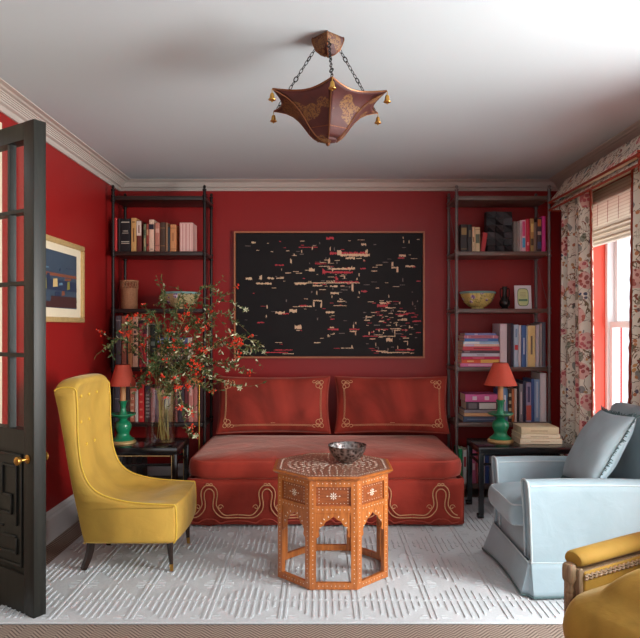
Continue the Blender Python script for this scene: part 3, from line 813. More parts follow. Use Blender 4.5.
# ================================================================== BLUE SLIPCOVERED ARMCHAIR
bc = thing('slipcovered_armchair', 'pale blue slipcovered armchair with skirt facing left in front of the window', 'armchair', (1.5, 3.67, RZ))
AX0, AX1, AY0, AY1 = 1.066, 1.88, 3.318, 4.02
def arm(y0, y1):
    m = MB()
    # section in (y, z) swept along x; slight roll at the top, narrow waist
    w = y1 - y0; c = (y0 + y1) / 2; h = w / 2
    sec = [(-h * .96, .19), (-h * .97, .45), (-h, .55), (-h * .96, .585), (-h * .7, .603), (0, .610), (h * .7, .603), (h * .96, .585), (h, .55), (h * .97, .45), (h * .96, .19)]
    xs = [(AX0 + .012, .93), (AX0 + .002, .985), (AX0, 1), (AX0 + .2, 1), (AX0 + .5, 1), (AX1 - .02, 1), (AX1, .97)]
    vs = []
    for x, k in xs:
        for (y, z) in sec:
            zz = .19 + (z - .19) * (1 - (1 - k) * .25)
            # front edge leans forward at the top (small scroll)
            fx = x + (.018 * (1 - min(1, max(0, (z - .3) / .28))) if x < AX0 + .05 else 0)
            vs.append((fx, c + y * k, zz + .006 * math.sin((x - AX0) * 5)))
    n = len(sec); N = len(xs)
    fs = [(j * n + i, j * n + (i + 1) % n, (j + 1) * n + (i + 1) % n, (j + 1) * n + i) for j in range(N - 1) for i in range(n)]
    fs += [tuple(range(n))[::-1], tuple((N - 1) * n + i for i in range(n))]
    m.raw(vs, fs); a = build('arm', m, M['blue'], bc, angle=55)
    m = MB(); 
    x, k = xs[1]
    m.tube(catmull([(x + .018 * (1 - min(1, max(0, (z - .3) / .28))) - .004, c + y * .99, z) for (y, z) in sec], 4), .0055, 6)
    for s_ in (-1, 1): m.tube([(AX0 + .01 + (AX1 - AX0 - .03) * i / 10, c + s_ * h * .97, .588 + .006 * math.sin((AX0 + .8 * i / 10 - AX0) * 5)) for i in range(11)], .004, 6)
    build('piping', m, M['bluep'], a)
arm(AY0, AY0 + .115); arm(AY1 - .115, AY1)
m = MB().rbox(AX0 + .02, AX1, AY0 + .10, AY1 - .10, .12, .335, .02, 3); build('seat_frame', m, M['blue'], bc)
# skirt: four flared flounces with a box pleat at each corner
def skirt_ring(m, zt=.192, zb=RZ + .004, flare=.040):
    P = [(AX0, AY0), (AX1 + .015, AY0), (AX1 + .015, AY1), (AX0, AY1)]
    c = Vector((sum(p[0] for p in P) / 4, sum(p[1] for p in P) / 4)); ring = []
    for i in range(4):
        a, b = Vector(P[i]), Vector(P[(i + 1) % 4]); d = (b - a); L = d.length; d.normalize(); nrm = Vector((d.y, -d.x))
        for k in range(28):
            t = (0, .008, .016, .03)[k] if k < 4 else ((1, .992, .984, .97)[27 - k] if k > 23 else .03 + .94 * (k - 3) / 21); s_ = t * L
            off = 0; fl = 1
            e = min(s_, L - s_)
            if e < .012: off = -.035 * (1 - e / .012)     # tuck into the corner pleat
            ring.append((a + d * s_ + nrm * off, nrm, t))
    def f(u, v):
        i = int(round(u * len(ring))) % len(ring); p, nr, t = ring[i]
        q = p + nr * ((flare if nr.x > -.5 else flare * (1.75 - .75 * t)) * (1 - v) * (.55 + .45 * abs(2 * t - 1) ** 2)) + nr * .004 * math.sin(t * 11 + i) * 0
        z = zb + (zt - zb) * v
        return (q.x, q.y, z)
    m.grid(f, len(ring), 5, closeu=True)
    return [f(i / len(ring), 0) for i in range(len(ring))] , [f(i / len(ring), 1) for i in range(len(ring))]
m = MB(); lo, hi = skirt_ring(m); sk = build('skirt', m, M['blue'], bc, angle=32)
md = sk.modifiers.new('t', 'SOLIDIFY'); md.thickness = .006; md.offset = -1
m = MB().tube([(x, y, z + .006) for x, y, z in lo + lo[:1]], .0055, 6); build('hem_braid', m, M['teal'], sk, label='dark teal hem braid')
m = MB().tube([(x, y, z) for x, y, z in hi + hi[:1]], .004, 6); build('piping', m, M['bluep'], sk)
m = MB(); ol = outline(AX0 - .055, 1.68, AY0 + .118, AY1 - .118, .02, .05)
softbox(m, ol, .345, .462, .040, .018, .014)
sc = build('seat_cushion', m, M['blue'], bc, angle=70)
c = sum(ol, Vector((0, 0))) / len(ol)
for z, ins in ((.352, .006), (.456, .007)):
    m = MB().tube([(p.x - (p - c).normalized().x * ins, p.y - (p - c).normalized().y * ins, z) for p in ol + ol[:1]], .0048, 6)
    build('piping', m, M['bluep'], sc)
# reclined back with soft top
T = Matrix.Translation((1.705, 3.675, .36)) @ Matrix.Rotation(R(8), 4, 'Y')
m = MB().rbox(0, .15, -(AY1 - AY0) / 2 + .01, (AY1 - AY0) / 2 - .01, -.12, .60, .05, 4, 0, T)
build('backrest', m, M['blue'], bc)
# throw pillow with fringe
T = Matrix.Translation((1.560, 3.645, .715)) @ Matrix.Rotation(R(-4), 4, 'Z') @ Matrix.Rotation(R(31), 4, 'Y') @ Matrix.Rotation(R(90), 4, 'Z') @ Matrix.Rotation(R(3), 4, 'Y')
root = thing('throw_pillow', 'square grey-blue pillow edged with dark teal fringe leaning inside the blue armchair', 'pillow', (1.50, 3.655, .49))
m = MB(); f = pillow(m, .46, .46, .19, T, 0, .06, 26, .42); build('pillow_body', m, M['blue'], root, angle=80)
m = MB(); random.seed(3)
for i in range(220):
    s_ = i / 220 * 4; q = int(s_); t = s_ % 1
    a, b = [(-1 + 2 * t, -1), (1, -1 + 2 * t), (1 - 2 * t, 1), (-1, 1 - 2 * t)][q]
    p = Vector(f((a + 1) / 2, (b + 1) / 2, 1)); o_ = Vector((a if abs(a) > .98 else 0, random.uniform(-.5, .5), b if abs(b) > .98 else 0))
    e = p + o_ * random.uniform(.014, .026) + Vector((random.uniform(-.004, .004), 0, random.uniform(-.004, .004)))
    m.tube([T @ (p - o_ * .003), T @ e], [.004, .0025], 4)
build('fringe', m, M['teal'], root, label='dark teal brush fringe')

bc.location.y -= .038; bc.scale.z = .99; root.location.y -= .03
# ================================================================== OCHRE CARVED ARMCHAIR (corner of the frame)
A30 = R(30); PX, PY = .815, 2.10
oc_loc = (PX + .30 * math.sin(A30), PY - .30 * math.cos(A30), 0)
oc = thing('carved_armchair', 'ochre velvet armchair with carved oak frame at the lower right corner', 'armchair', oc_loc, A30)
def turned(h0, h1, r, seg=16, twist=True):
    prof = [(r * .9, h0), (r * .9, h0 + .03), (r * .6, h0 + .04), (r * .78, h0 + .055), (r * .62, h0 + .07)]
    z = h0 + .07
    while z < h1 - .10: prof += [(r * .72, z), (r * .60, z + .008)]; z += .016
    prof += [(r * .62, h1 - .095), (r * .78, h1 - .085), (r * .58, h1 - .072), (r * .75, h1 - .062), (r * 1.05, h1 - .05), (r * 1.08, h1 - .02), (r * 1.0, h1 - .006), (r * .8, h1), (.0001, h1 + .001)]
    return prof
for y in (.30, -.30):
    m = MB().lathe(turned(.34, .625, .021), (0, y, 0), 20); build('arm_post', m, M['oldwood'], oc, local=True)
    m = MB().rbox(-.030, .030, y - .03, y + .03, .25, .34, .006, 2); build('corner_block', m, M['oldwood'], oc, local=True)
    m = MB().lathe([(.030, .0005), (.034, .01), (.030, .03), (.018, .045), (.024, .08), (.020, .16), (.028, .22), (.026, .25)], (0, y, 0), 16); build('front_leg', m, M['oldwood'], oc, local=True)
    m = MB().rbox(.60, .65, y - .025, y + .025, 0, 1.0, .008, 2); build('back_leg', m, M['oldwood'], oc, local=True)
    s_ = 1 if y > 0 else -1
    m = MB().rbox(.018, .62, y - .028, y + .028, .605 - .02, .622 - .02, .004, 2).rbox(.010, .030, y - .032, y + .032, .40, .612, .003, 1).rbox(.02, .60, y - .03, y + .03, .25, .33, .006, 2)
    build('arm_frame', m, M['oldwood'], oc, local=True)
    m = MB().rbox(.032, .60, y - .022 - .012 * (s_ > 0), y + .022 + .012 * (s_ < 0), .33, .60, .01, 3)
    build('arm_panel', m, M['ochre'], oc, local=True)
    # rolled pad on the arm
    m = MB()
    sec = [(math.cos(a) * .039, math.sin(a) * .030) for a in [PI * 2 * k / 20 for k in range(20)]]
    vs = []; xs = [(.014, .55), (.018, .85), (.028, 1), (.15, 1.03), (.3, 1.05), (.45, 1.03), (.60, 1)]
    for x, k in xs:
        for (a, b) in sec: vs.append((x, y + a * k, .632 + b * k * (1 if b > 0 else .7)))
    n = 20; m.raw(vs, [(j * n + i, j * n + (i + 1) % n, (j + 1) * n + (i + 1) % n, (j + 1) * n + i) for j in range(6) for i in range(n)] + [tuple(range(n))[::-1], tuple(6 * n + i for i in range(n))])
    pad = build('arm_pad', m, M['ochre'], oc, local=True)
    m = MB()
    for dz in (.588, .578): m.tube([(.03 + .57 * i / 80, y - s_ * (.036 + .002 * math.sin(i * 1.9)), dz + .0022 * math.cos(i * 1.9 + dz * 100)) for i in range(81)], .0045, 6)
    build('gimp_braid', m, M['oldwood'], pad, local=True, label='twisted brown gimp braid')
m = MB().rbox(.0, .05, -.27, .27, .25, .33, .006, 2).rbox(.6, .65, -.27, .27, .9, 1.0, .01, 2); build('seat_rail', m, M['oldwood'], oc, local=True)
m = MB().rbox(.56, .62, -.27, .27, .42, .98, .03, 3); build('backrest', m, M['ochre'], oc, local=True)
m = MB(); ol = outline(-.068, .55, -.262, .255, .05, .10); softbox(m, ol, .345, .560, .105, .06, .05, wr=.006)
sc = build('seat_cushion', m, M['ochre'], oc, local=True, angle=80)
c = sum(ol, Vector((0, 0))) / len(ol)
m = MB().tube([(p.x + (p - c).normalized().x * .020, p.y + (p - c).normalized().y * .049, .465) for p in ol + ol[:1]], .005, 6); build('piping', m, M['ochrep'], sc, local=True)

# ================================================================== ETAGERES
SHZ = [2.02, 1.55, 1.07, .615, .105]
def etagere(x0, x1, label, mt, ms):
    yf, yb = 5.25, 5.575; root = thing('bookshelf', label, 'bookshelf', ((x0 + x1) / 2, 5.41, 0))
    for x in (x0, x1):
        for y in (yf, yb):
            m = MB().tube([(x, y, RZ if y < 5.22 else .0), (x, y, 2.515)], .0125, 12)
            m.lathe([(.011, 2.515), (.017, 2.520), (.017, 2.530), (.008, 2.536), (.014, 2.548), (.010, 2.560), (.0001, 2.566)], (x, y, 0), 12)
            for z in SHZ + [2.47]:
                m.lathe([(.0135, z - .045), (.018, z - .040), (.018, z - .030), (.0145, z - .026), (.0145, z - .004), (.018, z), (.018, z + .010), (.0135, z + .014)], (x, y, 0), 12)
            build('post', m, mt, root)
    for z in SHZ + [2.475]:
        m = MB().rbox(x0 + .013, x1 - .013, yf - .006, yb + .006, z - .033, z, .004, 2).rbox(x0 - .012, x0 + .014, yf + .014, yb - .014, z - .030, z - .004, .003, 1).rbox(x1 - .014, x1 + .012, yf + .014, yb - .014, z - .030, z - .004, .003, 1)
        build('shelf', m, ms, root, smooth=True)
    for x in (x0, x1):
        m = MB(); zz = [.105, .615, 1.07, 1.55, 2.02, 2.475]
        for a, b in zip(zz, zz[1:]):
            m.tube([(x, yf + .008, a), (x, yb - .008, b - .035)], .0018, 6)
        build('cross_brace', m, mt, root)
LX0, LX1, RX0_, RX1_ = -1.706, -.956, 1.112, 1.872
etagere(LX0, LX1, 'dark metal bookcase left of the sofa, behind the berry branches', M['iron'], M['shelfd'])
etagere(RX0_, RX1_, 'grey-bronze metal bookcase right of the sofa, beside the floral curtain', M['steel'], M['shelf'])

# ================================================================== BOOKS
BM = {}
def bmat(rgb, rough=.5):
    k = 'cloth_%02x%02x%02x' % rgb
    if k not in BM: BM[k] = plain(k, rgb, rough, var=.1, scale=70)
    return BM[k]
def book(t, h, d, rgb, label, group, loc, T, deco=(), tex=None):
    """t thickness, h height, d depth; local: spine towards -y, standing on z=0. T: extra local rotation"""
    root = thing('book', label, 'book', loc, group=group); root.rotation_euler = T
    c = .0022 if t > .012 else .0015
    m = MB()
    sp = [(-t / 2, .004), (-t / 2 + .002, .0012), (-t / 4, 0), (t / 4, 0), (t / 2 - .002, .0012), (t / 2, .004), (t / 2, .007), (-t / 2, .007)]
    m.prism(sp, lambda a, b, z: (a, b, z), 0, h)
    m.box(-t / 2, -t / 2 + c, .006, d, 0, h).box(t / 2 - c, t / 2, .006, d, 0, h)
    cv = build('cover', m, bmat(rgb), root, local=True, angle=30)
    build('page_block', MB().box(-t / 2 + c, t / 2 - c, .0065, d - .004, .003, h - .003), M['pages'], root, local=True, smooth=False)
    if deco:
        m = MB(); cols = []
        for (z0, z1, w, col) in deco:
            if col not in cols: cols.append(col)
            m.box(-t / 2 * w, t / 2 * w, -.0009 - .0002 * len(m.f) / 6, .002, h * z0, h * z1, cols.index(col))
        weld(cv, m, [bmat(q) for q in cols], local=True)
    return root
DEEP = {}
def row(px0scale, items, shelf_z, group, where, yfront=5.29, S=120.75):
    """items: (px0, px1, pytop, rgb, words, deco, lean deg)"""
    prev = None
    for i, it in enumerate(items):
        p0, p1, pt, rgb, words, deco = it[:6]; lean = it[6] if len(it) > 6 else 0
        x0 = (p0 - CX) / S; x1 = (p1 - CX) / S; h = H - (pt - CY) / S - shelf_z; t = max(.006, x1 - x0 - .0006)
        xx = (x0 + x1) / 2; zz = shelf_z + .0005
        if lean: 
            a = abs(R(lean)); h = (h - t * math.sin(a)) / math.cos(a); t = t * .85; xx -= h / 2 * math.sin(R(lean)); zz += t / 2 * math.sin(a)
        rng = random.Random(i * 7 + int(p0)); d = min(.23, max(.12, h * .72)) + rng.uniform(-.01, .01)
        yj = yfront + rng.uniform(0, .012)
        if yj + d > 5.56: d = 5.56 - yj
        book(t, h, d, rgb, words + where, group, (xx, yj, zz), (0, R(lean), 0), deco)
K = (24, 22, 24); G1 = (188, 176, 160)
def A(px, ox, s): return ox + px / s
def mk(o, s, oy, L):  # convert crop coordinates to image pixels
    return [(o + a / s, o + b / s, oy + c / s) + tuple(r) for (a, b, c, *r) in L]
lt = ', top shelf, left bookcase'
row(0, mk(105, 6.4, 210, [
    (60, 78, 52, (196, 52, 52), 'slim bright red book, first by the left post', ()),
    (84, 99, 56, (44, 34, 34), 'slim charcoal book between the red one and the thick black volume', ()),
    (100, 164, 57, (22, 21, 24), 'thick black book with a round pale emblem low on its spine', ((.88, .91, .8, G1), (.62, .64, .5, G1), (.56, .575, .6, G1), (.30, .32, .8, G1), (.25, .27, .8, G1))),
    (168, 201, 52, (206, 158, 98), 'tall tan book with small dark lettering marks beside the black volume', ((.3, .7, .25, (120, 80, 50)), (.86, .9, .5, (120, 80, 50)))),
    (203, 234, 68, (104, 44, 36), 'book with white upper and brown lower spine', ((.52, .98, .96, (226, 206, 190)), (.6, .85, .3, (150, 110, 100)))),
    (245, 262, 90, (112, 118, 88), 'small mottled green book', ((.2, .5, .6, (170, 150, 110)), (.6, .8, .7, (70, 80, 60)))),
    (263, 281, 90, (150, 66, 52), 'small brick red book touching the mottled green one', ((.6, .8, .6, (196, 150, 110)), (.2, .3, .7, (90, 40, 36)))),
    (282, 313, 62, (222, 184, 160), 'cream book with a black band near its top', ((.70, .86, 1.0, (30, 30, 46)), (.08, .1, .5, (90, 60, 50)))),
    (320, 350, 82, (192, 124, 106), 'dusty pink book', ((.66, .8, .7, (222, 170, 150)), (.2, .23, .9, (140, 80, 70)))),
    (354, 386, 80, (76, 54, 42), 'dark brown leather book', ((.8, .82, 1, (150, 110, 70)), (.2, .22, 1, (150, 110, 70)))),
    (388, 401, 82, (146, 108, 78), 'narrow light brown book', ()),
    (402, 414, 110, (54, 62, 70), 'short slate blue book', ()),
    (418, 455, 94, (206, 140, 92), 'orange-tan book standing apart from the pink slipcase', ((.86, .88, .9, (150, 90, 60)), (.1, .12, .9, (150, 90, 60)), (.4, .7, .3, (170, 110, 70)))),
    (478, 562, 82, (226, 178, 166), 'wide pale pink striped slipcase set by the right post', tuple((.04, .96, w, c) for w, c in ((.94, (214, 158, 150)), (.80, (232, 196, 184)), (.6, (206, 146, 138)), (.4, (234, 200, 188)), (.2, (212, 156, 148))))),
]), SHZ[0], 'books on the top shelf of the left bookcase', lt)
emb = None
w3 = ', middle shelf, left bookcase'
row(0, mk(110, 11.6, 315, [
    (66, 131, 10, (92, 78, 84), 'tall grey-mauve book by the left post', ((.9, .92, .8, (150, 130, 130)),)),
    (136, 194, 10, (176, 98, 78), 'tall salmon book', ((.3, .6, .3, (220, 150, 120)),)),
    (195, 206, 14, (40, 30, 32), 'very thin dark book between the salmon and tan ones', ()),
    (208, 262, 22, (206, 138, 92), 'tall orange-tan book', ((.3, .8, .3, (150, 90, 60)),)),
    (264, 325, 22, (222, 172, 146), 'tall pale peach book with large dark upright lettering marks', tuple((.22 + .09 * i, .22 + .09 * i + .055, .55 - .12 * (i % 2), (70, 50, 50)) for i in range(8))),
    (328, 340, 60, (46, 32, 38), 'thin dark plum book', ()),
    (341, 380, 100, (150, 48, 56), 'dull red book', ((.8, .82, .8, (210, 150, 140)), (.3, .32, .8, (60, 30, 30)))),
    (382, 424, 112, (170, 44, 54), 'crimson book', ((.78, .98, 1.0, (80, 34, 50)), (.3, .5, .4, (220, 90, 70)))),
    (426, 441, 100, (188, 178, 168), 'thin grey-white book', ()),
    (443, 466, 110, (110, 92, 72), 'thin khaki book', ()),
    (470, 530, 112, (34, 44, 40), 'black-green book next to the flat stack', ((.5, .6, .8, (100, 110, 100)),)),
]), SHZ[2], 'standing books on the middle shelf of the left bookcase', w3)
w4 = ', fourth shelf, left bookcase'
row(0, [(114.6, 120, 384, (96, 90, 100), 'grey-violet book by the left post', ((.6, .62, .8, (180, 170, 160)),)),
    (120.3, 123.6, 386, (56, 44, 48), 'narrow dark book behind the left lamp', ()), (123.9, 129.4, 385, (70, 52, 50), 'dark brown book behind the candle of the left lamp', ()),
    (129.8, 134.6, 384, (190, 110, 86), 'salmon book with a spotted spine', tuple((.1 + .16 * i, .16 + .16 * i, .6, (226, 180, 150)) for i in range(5))),
    (135, 138, 383, (196, 186, 178), 'thin pale grey book', ()), (138.4, 144, 384, (196, 40, 40), 'bright red book with pale flecks', tuple((.1 + .2 * i, .15 + .2 * i, .5, (226, 130, 110)) for i in range(4))),
    (145, 150.6, 386, (60, 50, 58), 'dark book with white letter marks left of the vase', tuple((.12 + .1 * i, .17 + .1 * i, .6, (190, 180, 176)) for i in range(7))),
    (151, 155, 388, (172, 96, 96), 'dusty rose book', ()), (155.4, 159, 386, (120, 90, 110), 'mauve book', ()), (159.4, 164, 390, (190, 130, 110), 'peach book behind the vase stems', ((.3, .7, .4, (120, 70, 60)),)),
    (164.4, 168, 385, (66, 74, 66), 'dark green book behind the vase', ()), (168.4, 173, 388, (172, 140, 96), 'khaki book seen through the vase', ()), (173.4, 177, 386, (94, 54, 52), 'maroon book just right of the vase', ()),
    (178, 184, 384, (66, 60, 70), 'slate book', ()), (184.4, 188.2, 387, (110, 46, 50), 'dark red book', ()), (188.6, 193.4, 384, (190, 122, 112), 'dull pink book behind the reading lamp shade', ((.7, .9, .5, (220, 170, 160)),)), (193.8, 197.6, 386, (176, 108, 100), 'rose-brown book beside the reading lamp pole', ()), (198, 200.8, 386, (70, 50, 54), 'thin dark book by the right post', ())],
    SHZ[3], 'books on the fourth shelf of the left bookcase', w4)
row(0, [(114.6, 118, 452, (120, 116, 120), 'grey book', ()), (118.4, 122, 453, (150, 146, 148), 'pale grey book', ((.6, .8, .6, (90, 90, 96)),)), (122.4, 126, 452, (90, 88, 96), 'slate grey book', ()),
    (126.4, 131, 454, (60, 54, 56), 'charcoal book', ()), (131.4, 136, 455, (84, 70, 66), 'dusky brown book', ()), (136.4, 142, 456, (46, 42, 44), 'black book', ())],
    SHZ[4], 'books on the lowest shelf of the left bookcase', ' on the bottom shelf of the left bookcase')
rt = ', top shelf, right bookcase'
row(0, mk(455, 6.074, 205, [
    (34, 75, 118, (30, 27, 28), 'thick black book with a gold block on its spine', ((.62, .88, .75, (150, 120, 70)), (.1, .13, .9, (120, 100, 60)))),
    (76, 102, 120, (40, 36, 36), 'black book with a dull gold line', ((.55, .8, .5, (110, 96, 70)),)),
    (104, 121, 133, (216, 188, 150), 'narrow cream book', ((.4, .6, .5, (150, 110, 80)),)),
    (122, 152, 136, (214, 190, 146), 'cream book with a green spine label', ((.36, .72, .8, (92, 104, 84)), (.9, .92, 1, (150, 120, 80)))),
    (160, 194, 165, (176, 44, 48), 'small red book leaning against the black relief block', (), 9),
    (356, 378, 100, (126, 120, 114), 'grey book right of the black relief block', ()), (379, 393, 102, (150, 144, 138), 'narrow pale grey book', ()),
    (395, 404, 92, (226, 210, 214), 'thin white book', ()),
    (405, 430, 92, (236, 200, 214), 'white-spined book with pink upper and blue lower stripe', ((.5, .96, .7, (222, 70, 130)), (.14, .44, .7, (70, 160, 206)))),
    (431, 455, 84, (206, 44, 72), 'raspberry red book', ((.2, .3, .5, (236, 150, 160)),)),
    (456, 479, 84, (176, 142, 82), 'gold and brown mottled book', ((.2, .4, .7, (90, 60, 40)), (.6, .85, .7, (220, 190, 120)))),
    (480, 497, 105, (140, 116, 104), 'short taupe book', ()),
    (499, 526, 78, (70, 48, 52), 'dark book with orange and cream patches', ((.75, .95, .8, (206, 120, 60)), (.5, .6, .8, (200, 170, 150)), (.1, .3, .8, (60, 70, 110)))),
    (528, 551, 68, (206, 44, 130), 'tall magenta book by the right post', ()),
]), SHZ[0], 'books on the top shelf of the right bookcase', rt)
w3 = ', middle shelf, right bookcase'
row(0, mk(455, 5.1, 310, [
    (230, 266, 70, (224, 216, 222), 'broad white book beside the flat stack', ()), (268, 286, 72, (62, 44, 52), 'dark plum book', ()), (287, 299, 68, (46, 50, 72), 'narrow navy book', ()),
    (300, 324, 75, (178, 206, 224), 'pale blue book with a red spot', ((.4, .52, .7, (206, 60, 60)), (.7, .9, .4, (120, 160, 196)))), (325, 337, 78, (226, 224, 226), 'thin white book between two blue ones', ()),
    (338, 362, 78, (66, 110, 172), 'mid blue book', ((.3, .7, .3, (190, 210, 230)),)), (363, 370, 84, (206, 220, 226), 'very thin ice blue book', ()),
    (371, 409, 80, (232, 214, 148), 'pale yellow book', ((.3, .75, .25, (120, 110, 90)),)), (411, 429, 75, (200, 196, 204), 'light grey book', ()), (430, 443, 68, (170, 160, 158), 'narrow warm grey book', ()), (444, 461, 62, (92, 96, 110), 'slate blue-grey book by the right post', ()),
]), SHZ[2], 'standing books on the middle shelf of the right bookcase', w3)
w4 = ', fourth shelf, right bookcase'
row(0, mk(455, 5.1, 310, [
    (226, 240, 405, (60, 100, 160), 'narrow blue book just right of the lamp candle', ()), (241, 270, 400, (110, 160, 206), 'sky blue book', ((.3, .8, .3, (220, 230, 240)),)), (271, 289, 402, (70, 60, 50), 'dark book with cream squares', tuple((.1 + .22 * i, .2 + .22 * i, .7, (206, 190, 150)) for i in range(4))),
    (290, 303, 404, (206, 120, 72), 'narrow orange book', ()), (304, 315, 402, (232, 220, 212), 'thin off-white book', ()), (316, 326, 380, (40, 38, 44), 'thin black book', ()), (327, 345, 378, (150, 152, 158), 'grey book with pale ticks', ((.2, .8, .3, (220, 220, 224)),)),
    (346, 361, 362, (50, 56, 84), 'dark navy book', ()), (362, 387, 370, (170, 164, 196), 'lavender book with a coral lower spine', ((.04, .42, 1, (214, 104, 90)), (.5, .9, .5, (90, 90, 130)))),
    (388, 404, 352, (70, 100, 160), 'tall narrow cobalt book', ()), (405, 433, 355, (150, 180, 216), 'tall light blue book', ((.1, .95, .3, (200, 216, 234)),)), (434, 466, 322, (232, 230, 234), 'tallest white book by the right post', ()),
]), SHZ[3], 'standing books on the fourth shelf of the right bookcase', w4)
row(0, [(458.8, 462.4, 449, (40, 160, 96), 'bright green book just right of the sofa', ((.5, .6, .6, (220, 230, 220)),)), (463, 466.6, 450, (232, 228, 226), 'white book', ((.5, .8, .6, (206, 60, 70)),)), (467, 471, 451, (180, 50, 70), 'crimson book', ()),
    (471.4, 476, 450, (222, 110, 150), 'pink book', ((.4, .6, .5, (240, 200, 210)),)), (476.4, 481, 452, (214, 90, 96), 'coral book', ()), (481.4, 485, 452, (236, 230, 226), 'thin white book behind the table leg', ()), (485.4, 489, 451, (60, 90, 160), 'blue book', ()), (489.4, 495, 453, (150, 150, 156), 'grey book', ()), (495.4, 501, 452, (70, 60, 66), 'charcoal book', ())],
    SHZ[4], 'books on the lowest shelf of the right bookcase', ' on the bottom shelf of the right bookcase')
def stack(items, z0, group, where, yfront=5.285, S=120.75):
    """items bottom-up: (px0, px1, thickness m, rgb, words, deco)"""
    z = z0 + .0005
    for i, (p0, p1, t, rgb, words, deco) in enumerate(items):
        x0 = (p0 - CX) / S; x1 = (p1 - CX) / S; L = x1 - x0; d = min(.25, L * .8)
        # spine faces the room: rotate the standing book onto its side about y
        r = book(t, L, d, rgb, words + where, group, (x0, yfront + .003 * (i % 3), z + t / 2), (0, PI / 2, 0), deco)
        z += t + .0008
u = 1 / 12.76 / 120.75
stack([(460, 499.4, .0300, (232, 128, 178), 'pale pink book at the bottom', ((.2, .8, .4, (244, 190, 214)),)), (461.2, 499.4, .0310, (226, 100, 62), 'orange book with a yellow half', ((.5, .97, .9, (236, 196, 100)), (.15, .32, .4, (240, 190, 120)))),
    (461, 499.4, .0220, (206, 50, 100), 'magenta-red book above the orange one', ((.3, .6, .3, (236, 130, 160)),)), (461.2, 499.4, .0270, (204, 206, 220), 'light grey-blue book', ((.4, .6, .2, (120, 120, 140)),)),
    (462, 499.4, .0220, (86, 74, 84), 'dark mauve-grey book', ((.05, .2, .4, (150, 140, 150)),)), (462.4, 499.4, .0320, (214, 84, 96), 'coral red book', ((.3, .8, .25, (150, 50, 60)),)), (462.8, 499, .0190, (238, 214, 200), 'cream and pink book', ((.05, .3, .9, (214, 200, 224)),)),
    (463.2, 498.6, .0220, (170, 206, 230), 'white and sky blue book', ((.03, .45, .8, (234, 240, 244)),)), (464.4, 498, .0230, (70, 130, 200), 'strong blue book', ((.3, .7, .4, (150, 150, 200)),)),
    (463.6, 498, .0250, (206, 130, 150), 'rose striped book', ((.1, .12, .9, (240, 210, 214)), (.2, .8, .2, (150, 70, 90)), (.85, .87, .9, (240, 210, 214)))), (464.8, 496, .0170, (130, 150, 206), 'lavender blue book on the very top', ((.3, .4, .5, (226, 226, 240)),))],
    SHZ[2], 'flat stack on the middle shelf of the right bookcase', ', middle shelf flat stack, right bookcase')
stack([(463, 498, .0440, (74, 90, 116), 'slate blue book at the bottom', ((.1, .9, .15, (120, 134, 156)),)), (464, 497, .0280, (222, 176, 130), 'cream and orange book', ()), (464, 497, .0260, (150, 144, 152), 'grey book in the middle', ()),
    (465.6, 497, .0640, (70, 66, 70), 'thick charcoal book with a white panel', ((.42, .95, .75, (214, 226, 220)), (.08, .34, .7, (120, 118, 122)))), (465, 497, .0620, (222, 110, 172), 'thick orchid pink blossom-patterned book on top', ((.22, .36, .5, (246, 224, 236)), (.60, .74, .5, (246, 224, 236))))],
    SHZ[3], 'flat stack on the fourth shelf of the right bookcase', ' of the flat stack by right lamp')
stack([(158, 187, .055, (54, 34, 36), 'dark maroon book at the bottom', ()), (157, 188, .034, (90, 80, 76), 'grey-brown book', ((.2, .8, .3, (160, 150, 140)),)), (157, 189, .028, (200, 170, 150), 'cream book', ((.1, .9, .3, (190, 90, 70)),)), (158, 189, .040, (60, 46, 48), 'dark brown book', ()),
    (158, 190, .030, (176, 52, 50), 'red book', ((.2, .6, .4, (220, 130, 100)),)), (157.6, 188, .050, (90, 104, 150), 'lavender-blue book on top', ((.42, .46, 1, (40, 36, 50)), (.1, .35, .5, (150, 160, 190))))],
    SHZ[2], 'flat stack on the middle shelf of the left bookcase', ' of the flat stack behind the branches')
# ================================================================== OBJECTS ON THE SHELVES
S_ = 640 / 5.4
def sx(px, Y=5.4): return (px - CX) * Y / F
# basket
b = thing('rattan_basket', 'cylindrical rattan basket with open lattice rim, second shelf of the left bookcase', 'basket', (sx(129.3), 5.40, SHZ[1]))
r = .070
m = MB().lathe([(r * .94, 0), (r, .01), (r * .98, .08), (r, .165), (r * 1.02, .168), (r * 1.02, .174), (r * .95, .174), (r * .93, .02), (.0001, .02)], (0, 0, 0), 36); build('basket_body', m, M['basket'], b, local=True)
m = MB()
for k in range(18):
    for sg in (-1, 1): m.tube([(r * math.cos(2 * PI * (k + sg * t * .9) / 18), r * math.sin(2 * PI * (k + sg * t * .9) / 18), .172 + .062 * t) for t in (0, .33, .66, 1)], .0035, 5)
m.lathe([(r - .004, .232), (r + .005, .232), (r + .005, .242), (r - .004, .242), (r - .004, .232)], (0, 0, 0), 36)
build('lattice_rim', m, M['basket'], b, local=True)
def bowl(nm, label, px, r, h, mat, z):
    b = thing(nm, label, 'bowl', (sx(px, 5.36), 5.37, z))
    m = MB().lathe([(r * .34, .0), (r * .36, .003), (r * .34, .014), (r * .5, .022), (r * .74, h * .36), (r * .9, h * .66), (r * .96, h * .88), (r * 1.0, h), (r * .97, h), (r * .92, h * .86), (r * .86, h * .66), (r * .70, h * .4), (r * .45, .034), (.0001, .026)], (0, 0, 0), 64, 0, None, .045, 8)
    o = build('bowl_body', m, mat, b, local=True, angle=60)
    m = MB().lathe([(r * .955, h * .90), (r * 1.0, h * .93), (r * 1.02, h + .002), (r * .985, h + .006), (r * .95, h)], (0, 0, 0), 64, 0, None, .045, 8); build('glazed_rim', m, M['rim'], b, local=True, label='blue-green rim', angle=60)
bowl('porcelain_bowl', 'tan floral porcelain bowl with blue-green rim above the branches, left bookcase', 180.5, .158, .135, M['porc2'], SHZ[1])
